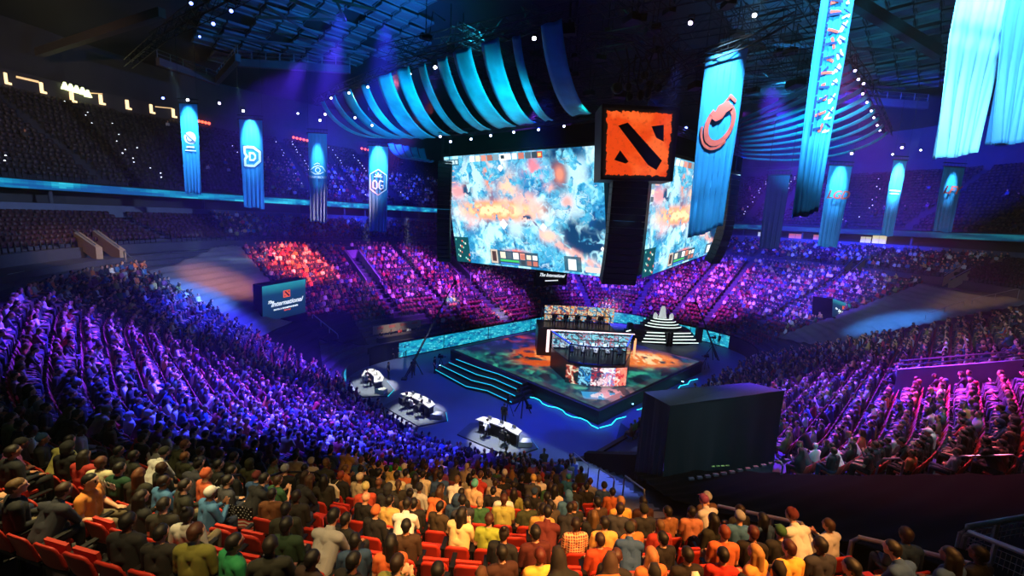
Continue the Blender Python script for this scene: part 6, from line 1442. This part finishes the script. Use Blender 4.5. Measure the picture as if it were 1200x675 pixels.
# ------------------------------------------------------------------ big black box (back of a covered screen)
bx = empty('draped_screen_box', (9.2, 18.2, 4.4), 'huge black cloth-covered box standing at the front right of the stands', 'box')
F0, F1 = Vector((6.6, 16.6, 0)), Vector((11.75, 17.6, 0)); zt_ = aty(775, 475, 16.6).z; zt2 = aty(906, 457, 17.6).z; G0 = Vector((6.15, 18.6, 0)); G1 = Vector((11.6, 20.0, 0))
zb_ = 5.1; z3 = aty(753, 459, 18.6).z; z4 = aty(872, 448, 20.0).z
nn_ = 40
def boxwall(p, q_, z0, z1a, z1b, seed):
    P = np.zeros((13, nn_+1, 3)); d = (q_-p).normalized(); N = Vector((d.y, -d.x, 0))
    for i in range(nn_+1):
        for j in range(13):
            v = j/12; z1 = z1a+(z1b-z1a)*i/nn_; o_ = N*(.06*math.sin(i*.9+seed)*(v)+.04*math.sin(i*.31))*1.0; c = p.lerp(q_, i/nn_)+o_; P[j, i] = (c.x, c.y, z1+(z0-z1)*v)
    return grid_mesh('cloth_side', P, None, mat('box_cloth', '#1c2226', .75, noise=.3, scale=.8, bump=.3), bx, True)
boxwall(F0, F1, zb_, zt_, zt2, 1); boxwall(G0, F0, zb_-.7, z3, zt_, 2); boxwall(F1, G1, zb_, zt2, z4, 3); boxwall(G1, G0, zb_, z4, z3, 4)
mb = MB(); mb.add([F0+Vector((0, 0, zt_)), F1+Vector((0, 0, zt2)), G1+Vector((0, 0, z4)), G0+Vector((0, 0, z3))], [(0, 1, 2, 3)]); mb.build('cloth_top', mat('box_cloth', '#1c2226', .75), bx)
mb = MB(); mb.tube([F0+Vector((-.3, -.1, 3.9)), F0+Vector((0, 0, zb_+.3))], .06, 5)
for k in range(6): c = F0.lerp(F1, k/5); mb.tube([c+Vector((0, -.1, 3.9)), c+Vector((0, -.1, zb_+.2))], .05, 5)
mb.build('scaffold_leg', STEEL, bx)
mb = MB(); c = F0.lerp(F1, .5); d = (F1-F0).normalized(); N = Vector((d.y, -d.x, 0)); mb.box(c+N*1.1+Vector((0, 0, zb_)), ((F1-F0).length+.6, 2.2, .12), math.atan2(d.y, d.x)); mb.build('deck', mat('dark_deck', '#0e1a24', .5), bx)
mb = MB(); 
for k in range(4): mb.box(c+N*.5+d*(-.7+.22*k)+Vector((0, 0, bz(sdf(*AB((c+N*.5).x, (c+N*.5).y)))+.76)), (.14, .05, .03), math.atan2(d.y, d.x))
mb.build('yellow_tape', mat('yellow_tape', '#c8c060', .6), bx)
for k in range(14):
    p_ = F0.lerp(F1, .05+.065*k)+N*1.5; p_.z = bz(sdf(*AB(p_.x, p_.y)))+.76; mb = MB(); mb.box(p_, (.2, .1, .08), math.atan2(d.y, d.x)); tag(mb.build('sandbag', mat('pale_weight', '#6a525c', .7)), 'small pale weight in the row along the edge of the black deck', 'weight', 'weights along the black deck')
# black walls and low dark ramp left of the box
mb = MB(); w0, w1 = P3(124.2, -.1, 0), Vector((6.1, 18.6, 0)); mb.hexa([w0, w0+Vector((.3, .3, 0)), w1+Vector((.3, .3, 0)), w1], [a+Vector((0, 0, h_)) for a, h_ in ((w0, 1.6), (w0+Vector((.3, .3, 0)), 1.6), (w1+Vector((.3, .3, 0)), 5.6), (w1, 5.6))])
tag(mb.build('partition', BLACK), 'black partition rising along the stairs to the black box', 'partition')
pA, pB, pC, pD = atz(722, 514, 0), atz(752, 534, 0), atz(752, 497, 0), atz(738, 500, 0)
mb = MB(); mb.hexa([pA, pB, pB+Vector((2, 3, 0)), pA+Vector((2, 3, 0))], [a+Vector((0, 0, 1.2)) for a in (pA+Vector((.3, .2, 0)), pB, pB+Vector((2, 3, 0)), pA+Vector((2, 3, 0)))]); tag(mb.build('ramp_block', mat('ramp_blue', '#3a5078', .6)), 'low dark block on the floor left of the black box', 'block')

# blue-lit stairs right of the near stand
stt = empty('stairs', tuple(P3(120, 5, 2)), 'blue-lit concrete stairs beside the near stand leading down to the floor', 'stairs')
for k in range(21):
    s0_ = .6+k*.6; tt = s0_/12.9; a = 21.0-9.4*tt; b = 14.2-8.9*tt; d = Vector((*XY(-9.4, -8.9), 0)).normalized(); r_ = Vector((d.y, -d.x, 0)); c = Vector((*XY(a, b), 0)); z = bz(sdf(a, b))+.05
    mb = MB(); mb.box(c+Vector((0, 0, z)), (1.5, .6, .29), math.atan2(r_.y, r_.x)); mb.build('step', mat('stair_concrete', '#8a8e98', .7, noise=.2), stt)
    mb = MB(); mb.box(c+d*.27*1+Vector((0, 0, z+.15)), (1.5, .16, .02), math.atan2(r_.y, r_.x)); mb.build('shade_strip', mat('step_shade_black', '#08080a', .6), stt)  # black strips painted in for the dark gaps between lit treads
# ------------------------------------------------------------------ railings
def railing(pts, label, h=1.0, posts=None, r=.03, grp=None, mid=False, mesh=False, m=STEEL):
    """pts: top line in world coordinates, posts drop h"""
    pts = [Vector(p) for p in pts]; t = empty('handrail', tuple(pts[0]-Vector((0, 0, h))), label, 'railing', grp)
    mb = MB(); dn = Vector((0, 0, -h)); mb.tube([pts[0]+dn, pts[0]-Vector((0, 0, .12))]+[pts[0]+(pts[1]-pts[0]).normalized()*.12]+pts[1:-1]+[pts[-1]+(pts[-2]-pts[-1]).normalized()*.12, pts[-1]-Vector((0, 0, .12)), pts[-1]+dn], r, 8)
    if mid: mb.tube([p+dn*.5 for p in pts], r*.7, 6)
    mb.build('top_rail', m, t); L = sum((b-a).length for a, b in zip(pts[:-1], pts[1:])); n = posts if posts is not None else max(0, int(L/1.5)-1)
    for k in range(n):
        q_ = (k+1)/(n+1)*L
        for a, b in zip(pts[:-1], pts[1:]):
            if q_ <= (b-a).length: c = a.lerp(b, q_/(b-a).length); break
            q_ -= (b-a).length
        mb = MB(); mb.tube([c, c+dn], r*.9, 6); mb.build('post', m, t)
    if mesh:
        mb = MB()
        for a, b in zip(pts[:-1], pts[1:]):
            for i in range(int((b-a).length/.12)): c = a.lerp(b, i*.12/(b-a).length); mb.tube([c+dn*.1, c+dn*.95], .005, 3)
            for i in range(9): mb.tube([a+dn*(.1+.105*i), b+dn*(.1+.105*i)], .005, 3)
        mb.build('wire_mesh', m, t)
    return t
BRS = mat('rail_bronze', '#c4b4a4', .45, .25)
def HR(x, y, h=.95): return hit(x, y, h)
railing([HR(838, 592), HR(890, 603), HR(946, 615)], 'steel handrail above the lowest right foreground seats', 1.0, 2, .045, m=BRS)
railing([HR(1000, 628), HR(1085, 648), HR(1165, 668)], 'steel handrail at the lower right, left of the wire barrier', 1.0, 1, .045, m=BRS)
g0, g1, g2 = HR(1128, 618, 1.1), HR(1200, 606, 1.1), HR(1196, 650, 1.1)
railing([g0, HR(1210, 604, 1.1)], 'steel barrier with wire mesh at the lower right corner, rear side', 1.15, 1, .045, m=BRS, mesh=True)
railing([g0+Vector((.02, -.05, -.03)), HR(1210, 652, 1.1)], 'steel barrier with wire mesh at the lower right corner, sloping side', 1.15, 1, .045, m=BRS, mesh=True)
for k, (x0, y0, x1, y1) in enumerate([(672, 530, 690, 545), (702, 549, 720, 560), (732, 557, 756, 575)]):
    railing([HR(x0, y0, 1.3), HR(x1, y1, 1.2)], f'stair handrail left of the black box, {("top", "middle", "lowest")[k]} in the photo', 1.2, 0, .03)
for k, (pp, lb) in enumerate([([(252, 560), (286, 556)], 'black guard rail in the crowd at lower left, ending above a flag shirt'), ([(309, 560), (332, 553), (376, 554)], 'black guard rail in front of the pale shirted rows, left of centre'), ([(430, 548), (437, 546)], 'short black guard rail piece by the green jacket'), ([(484, 543), (500, 542)], 'short black guard rail right of the green jacket')]):
    railing([HR(x, y, 1.25) for x, y in pp], lb, 1.2, 0, .03, m=BLK)
railing([HR(538, 0+0, 1) for _ in ()] or [hit(180, 318, 1.1), hit(214, 343, 1.1)], 'pale handrail at the top right edge of the left crowd', 1.0, 2, .04)
railing([hit(145, 293, 2.0), hit(168, 318, 1.2)], 'curved handrail leading down from the walkway at the left', 1.0, 0, .04)
for k, (x0, x1, y0, y1) in enumerate([(8, 30, 322, 318), (36, 84, 320, 311), (86, 118, 311, 306), (150, 200, 301, 296), (200, 275, 296, 292)]):
    railing([P3(frameU, SW+.2, ZW+1.05) for frameU in ()] or [onwall(x0, y0, SW+.25), onwall(x1, y1, SW+.25)], f'walkway railing behind the left crowd, {ORD[k]} from the left', 1.05, None, .035, mid=True)
railing([hit(366, 368, 1.0), hit(396, 392, 1.0)], 'pale handrail running down beside the lit logo box', 1.0, 2, .05)
railing([onwall(905, 308, SW+.3), onwall(950, 320, SW+.3), onwall(1000, 333, SW+.3)], 'glass walkway railing above the far right stand', 1.0, None, .04)
for k, (x0, y0, x1, y1) in enumerate([(1085, 368, 1130, 352), (1140, 350, 1195, 338), (906, 540, 918, 542), (1030, 538, 1060, 537), (1120, 535, 1195, 533)]):
    railing([hit(x0, y0, 1.1), hit(x1, y1, 1.1)], ('handrail at the top of the right crowd, left one', 'handrail at the top of the right crowd, right one', 'short handrail just right of the black box', 'short rail before the lowest right crowd row', 'long rail before the lowest right crowd row')[k], 1.0, None, .03)
# amber-lit stair rails on the club level
for k, (x0, y0, x1, y1) in enumerate([(986, 318, 1000, 304), (998, 318, 1014, 304), (1106, 325, 1126, 312), (1112, 330, 1137, 317), (86, 272, 112, 290), (108, 270, 140, 293), (975, 330, 985, 322)]):
    p_, q_ = hit(x0, y0, .8), hit(x1, y1, .8)
    if p_ is None or q_ is None or (p_-q_).length > 15: continue
    t = empty('ramp_wall', tuple(p_), f'amber-lit stair side wall on the club level, {("right of the LGD banner, left", "right of the LGD banner, right", "far right, upper", "far right, lower", "left, near one", "left, long one", "by the far right stand")[k]}', 'wall')
    mb = MB(); mb.hexa([p_-Vector((0, 0, 1.2)), q_-Vector((0, 0, 1.2)), q_+Vector((.3, .3, -1.2)), p_+Vector((.3, .3, -1.2))], [p_, q_, q_+Vector((.3, .3, 0)), p_+Vector((.3, .3, 0))]); mb.build('side_wall', mat('amber_concrete', '#9a8468', .7), t)
    mb = MB(); mb.tube([p_+Vector((0, 0, .25)), q_+Vector((0, 0, .25))], .05, 5); mb.build('handrail', STEEL, t)

# ------------------------------------------------------------------ vomitories
VW = mat('vomitory_concrete', '#8a7c92', .7, noise=.12, scale=.8)
def vomitory(U, s0, s1, w, label, m=VW):
    t = empty('vomitory', tuple(P3(U, s0, bz(s0)-.4)), label, 'entrance tunnel'); sc = 1
    for sd in (-1, 1):
        u = U+sd*w/2; mb = MB(); p_, q_ = P3(u, s0, 0), P3(u, s1, 0); th = (P3(u+.14, s0, 0)-P3(u, s0, 0)); z0_, z1_ = bz(s0)-.3, bz(s1)
        mb.hexa([p_+Vector((0, 0, z0_-.3)), q_+Vector((0, 0, z0_)), q_+th+Vector((0, 0, z0_)), p_+th+Vector((0, 0, z0_-.3))], [p_+Vector((0, 0, z0_+1.3)), q_+Vector((0, 0, z1_+1.25)), q_+th+Vector((0, 0, z1_+1.25)), p_+th+Vector((0, 0, z0_+1.3))]); mb.build('side_wall', m, t)
        mb = MB(); mb.tube([p_+Vector((0, 0, z0_+1.55)), q_+Vector((0, 0, z1_+1.5))], .05, 5); mb.build('handrail', STEEL, t)
    p_, q_ = P3(U-w/2, s1, 0), P3(U+w/2, s1, 0); n_ = P3(U, s1+.2, 0)-P3(U, s1, 0); mb = MB(); z1_ = bz(s1); mb.hexa([p_+Vector((0, 0, z1_-.6)), q_+Vector((0, 0, z1_-.6)), q_+n_+Vector((0, 0, z1_-.6)), p_+n_+Vector((0, 0, z1_-.6))], [a+Vector((0, 0, z1_+1.25)) for a in (p_, q_, q_+n_, p_+n_)]); mb.build('head_wall', m, t)
    mb = MB(); mb.hexa([P3(U-w/2+.2, s1-.1, bz(s0)-.3), P3(U+w/2-.2, s1-.1, bz(s0)-.3), P3(U+w/2-.2, s1-.35, bz(s0)-.3), P3(U-w/2+.2, s1-.35, bz(s0)-.3)], [P3(U-w/2+.2, s1-.1, z1_-.65), P3(U+w/2-.2, s1-.1, z1_-.65), P3(U+w/2-.2, s1-.35, z1_-.65), P3(U-w/2+.2, s1-.35, z1_-.65)]); mb.build('dark_opening', mat('tunnel_shade', '#060608', .9), t)  # solid near-black block stands in for the shade inside the tunnel
vomitory(*VOM[0][:4], 'pink-lit entrance tunnel in the far left stand')
vomitory(*VOM[1][:4], 'violet-lit entrance tunnel left of the big screen foot')
# long magenta wall of the right stand
vw = empty('divider_wall', tuple(hit(1050, 465)), 'long magenta-lit concrete wall with rails crossing the right stand', 'wall')
p_, q_ = Vector((*XY(31.7, 1.2), bz(13.0)+.15)), Vector((*XY(33.6, -7.0), bz(18.9)+.2)); th = Vector((*XY(.2, 0), 0))
mb = MB(); mb.hexa([p_-Vector((0, 0, .9)), q_-Vector((0, 0, .9)), q_+th-Vector((0, 0, .9)), p_+th-Vector((0, 0, .9))], [a+Vector((0, 0, 1.5)) for a in (p_, q_, q_+th, p_+th)]); mb.build('wall_panel', mat('pale_concrete', '#a89ab4', .6, noise=.1), vw)
for h_ in (1.75, 2.0): mb = MB(); mb.tube([p_+Vector((0, 0, h_)), q_+Vector((0, 0, h_))], .04, 5); mb.build('top_rail', STEEL, vw)
# small white notices on the rink wall
for k, (x, y) in enumerate([(608, 533), (658, 532), (584, 536), (508, 512), (445, 478)]):
    d = ray(x, y).normalized(); t_ = 5
    while sdf(*AB(d.x*t_, d.y*t_)) > .09: t_ += .02
    p_ = Vector((d.x*t_, d.y*t_, CAMH+d.z*t_)); p_.z = min(max(p_.z, .9), 1.2)
    mb = MB(); mb.box(p_, (.5, .03, .42), .1-.25*k*0); tag(mb.build('notice_board', mat('notice_white', '#9a9ab8', .6)), f'small pale notice on the outside of the rink wall, {("below the near caster desk", "rightmost one by the stairs", "left of the near desk notice", "between middle and near desk", "below the left desk")[k]}', 'notice')

# ------------------------------------------------------------------ bag, flag, bottom-left step lights
def nearest(px, py):
    return min(singles, key=lambda t: math.hypot(((t.get('look') if t['occ'] else None) or (9e3, 9e3))[0]-px, ((t.get('look') if t['occ'] else None) or (9e3, 9e3))[1]-py))
bg = nearest(392, 562); d = Vector((bg['n'][0], bg['n'][1], 0)); r_ = Vector((-d.y, d.x, 0)); c = Vector((bg['x'], bg['y'], bg['z']+.92))+d*.33
t = empty('drawstring_bag', tuple(c-Vector((0, 0, .25))), 'cream drawstring bag with a red emblem on a spectator back, left of centre', 'bag')
mb = MB(); mb.poly([c+r_*a+Vector((0, 0, b)) for a, b in ((-.22, -.30), (.2, -.32), (.22, .12), (.09, .27), (-.09, .27), (-.22, .1))][::-1], d, .07); mb.build('bag_body', mat('cream_canvas', '#d8ccb0', .8), t)
for sx in (-1, 1): mb = MB(); mb.tube([c+r_*.06*sx+Vector((0, 0, .24)), c+r_*.13*sx+Vector((0, 0, .34))-d*.1], .008, 5); mb.build('cord', mat('cream_canvas', '#d8ccb0', .8), t)
mb = MB(); mb.poly([c+d*.075+r_*a+Vector((0, 0, b)) for a, b in ((-.1, -.14), (.08, -.14), (.08, .04), (-.1, .04))][::-1], d, .006); mb.build('red_emblem', mat('emblem_red', '#c03020', .7), t)
mb = MB(); mb.poly([c+d*.083+r_*a+Vector((0, 0, b)) for a, b in ((-.085, .02), (-.06, .03), (.07, -.1), (.045, -.125))][::-1], d, .004); mb.build('emblem_bar', mat('cream_canvas', '#d8ccb0', .8), t)
# lettered hoodie: UCSB on the back of the green hoodie
tb = nearest(146, 541); d = Vector((tb['n'][0], tb['n'][1], 0)); r_ = Vector((-d.y, d.x, 0))
for v_ in (1,):
    me = text_mesh('UCSB', .17, 0, .004, .006); c = Vector((tb['x'], tb['y'], tb['z']+1.0))+d*.16
    for v in me.vertices: v.co = c+r_*v.co.x+Vector((0, 0, v.co.y))+d*(v.co.z)
    me.materials.append(mat('print_white', '#e8e8e0', .7)); o = bpy.data.objects.new('lettering', me); COL.objects.link(o); o.parent = tb['obj']
    tb['obj'].location  # parent keeps the place
    loc = tb['obj']; M_ = Matrix.LocRotScale(loc.location, loc.rotation_euler, loc.scale); o.matrix_parent_inverse = M_.inverted()
# stars and stripes shirt over a seat back
fl_ = nearest(290, 580); c = Vector((fl_['x'], fl_['y'], fl_['z']+.80)); d = Vector((fl_['n'][0], fl_['n'][1], 0)); r_ = Vector((-d.y, d.x, 0)); n, m = 44, 26; P = np.zeros((m+1, n+1, 3)); col = np.zeros((m, n, 3))+np.array(lin('#101014'))
for j in range(m+1):
    for i in range(n+1):
        u, v = i/n*2-1, j/m; P[j, i] = c+r_*u*.36+d*(.34-.10*u*u+.02*math.sin(u*9))+Vector((0, 0, .30-.5*v-.06*abs(u)))
for j in range(m):
    for i in range(n):
        if j < 15:
            if (i//2+j//3) % 2 == 0 and i % 2 == 0 and j % 3 == 1: col[j, i] = 1
        else: col[j, i] = lin('#c8c0b8') if ((j-15)//2) % 2 else lin('#a02820')
fm = bpy.data.materials.new('flag_cloth'); fm.use_nodes = True; at_ = fm.node_tree.nodes.new('ShaderNodeAttribute'); at_.attribute_name = 'pix'; fm.node_tree.links.new(at_.outputs['Color'], fm.node_tree.nodes['Principled BSDF'].inputs['Base Color'])
o = grid_mesh('flag_shirt', P, col, fm, None, True); so = o.modifiers.new('s', 'SOLIDIFY'); so.thickness = .01; tag(o, 'black shirt with white stars and red stripes draped on a spectator at lower left', 'shirt')
STRIP = mat('step_paint', '#e0dcb0', .6)
for k, (x0, y0, x1, y1) in enumerate([(22, 633, 90, 657), (55, 632, 98, 648)]):
    p_, q_ = hit(x0, y0, .12), hit(x1, y1, .12); q_.z = p_.z = min(p_.z, q_.z)+.05; mb = MB(); d = (q_-p_).normalized(); mb.box((p_+q_)/2, ((q_-p_).length, .07, .03), math.atan2(d.y, d.x)); tag(mb.build('step_nosing', STRIP), ('long', 'short')[k]+' cream nosing strip on the aisle step at the lower left corner', 'step strip')
print('OBJECTS', len(bpy.data.objects))

# thin stage haze that fills the hall
hz = bpy.data.materials.new('stage_haze'); hz.use_nodes = True; nt = hz.node_tree; nt.nodes.remove(nt.nodes['Principled BSDF'])
vs = nt.nodes.new('ShaderNodeVolumeScatter'); vs.inputs['Density'].default_value = HAZE; vs.inputs['Color'].default_value = (.8, .9, 1, 1); vs.inputs['Anisotropy'].default_value = .2
nt.links.new(vs.outputs[0], nt.nodes['Material Output'].inputs['Volume'])
mb = MB(); mb.box((8, 50, 22), (170, 104, 43)); tag(mb.build('haze', hz), 'thin stage haze hanging in the hall air and glowing in the lamp beams', 'haze', kind='stuff')



# plaid shirt of the spectator in the middle foreground
pm_ = bpy.data.materials.new('plaid_cloth'); pm_.use_nodes = True; nt = pm_.node_tree; N = nt.nodes; L = nt.links; b_ = N['Principled BSDF']; b_.inputs['Roughness'].default_value = .85
tc = N.new('ShaderNodeTexCoord'); prev = None
base = N.new('ShaderNodeRGB'); base.outputs[0].default_value = (*lin('#c8502a'), 1); prev = base.outputs[0]
for dr, sc__, cl in (('X', 9, '#2a1a3a'), ('Z', 9, '#2a1a3a'), ('X', 18, '#f0c898'), ('Z', 18, '#f0c898')):
    w_ = N.new('ShaderNodeTexWave'); w_.wave_type = 'BANDS'; w_.bands_direction = dr; w_.inputs['Scale'].default_value = sc__*.35; L.new(tc.outputs['Object'], w_.inputs['Vector'])
    r_ = N.new('ShaderNodeMath'); r_.operation = 'GREATER_THAN'; r_.inputs[1].default_value = .72; L.new(w_.outputs['Fac'], r_.inputs[0]); f_ = N.new('ShaderNodeMath'); f_.operation = 'MULTIPLY'; f_.inputs[1].default_value = .6; L.new(r_.outputs[0], f_.inputs[0])
    mx = N.new('ShaderNodeMixRGB'); L.new(f_.outputs[0], mx.inputs[0]); L.new(prev, mx.inputs[1]); mx.inputs[2].default_value = (*lin(cl), 1); prev = mx.outputs[0]
L.new(prev, b_.inputs['Base Color'])
pp_ = nearest(683, 608)
for ch in pp_['obj'].children:
    if ch.name.startswith(('shirt', 'hoodie')): ch.data = ch.data.copy(); ch.data.materials[0] = pm_
pp_['obj']['label'] = 'person in an orange and dark plaid shirt seen from behind in the middle foreground'
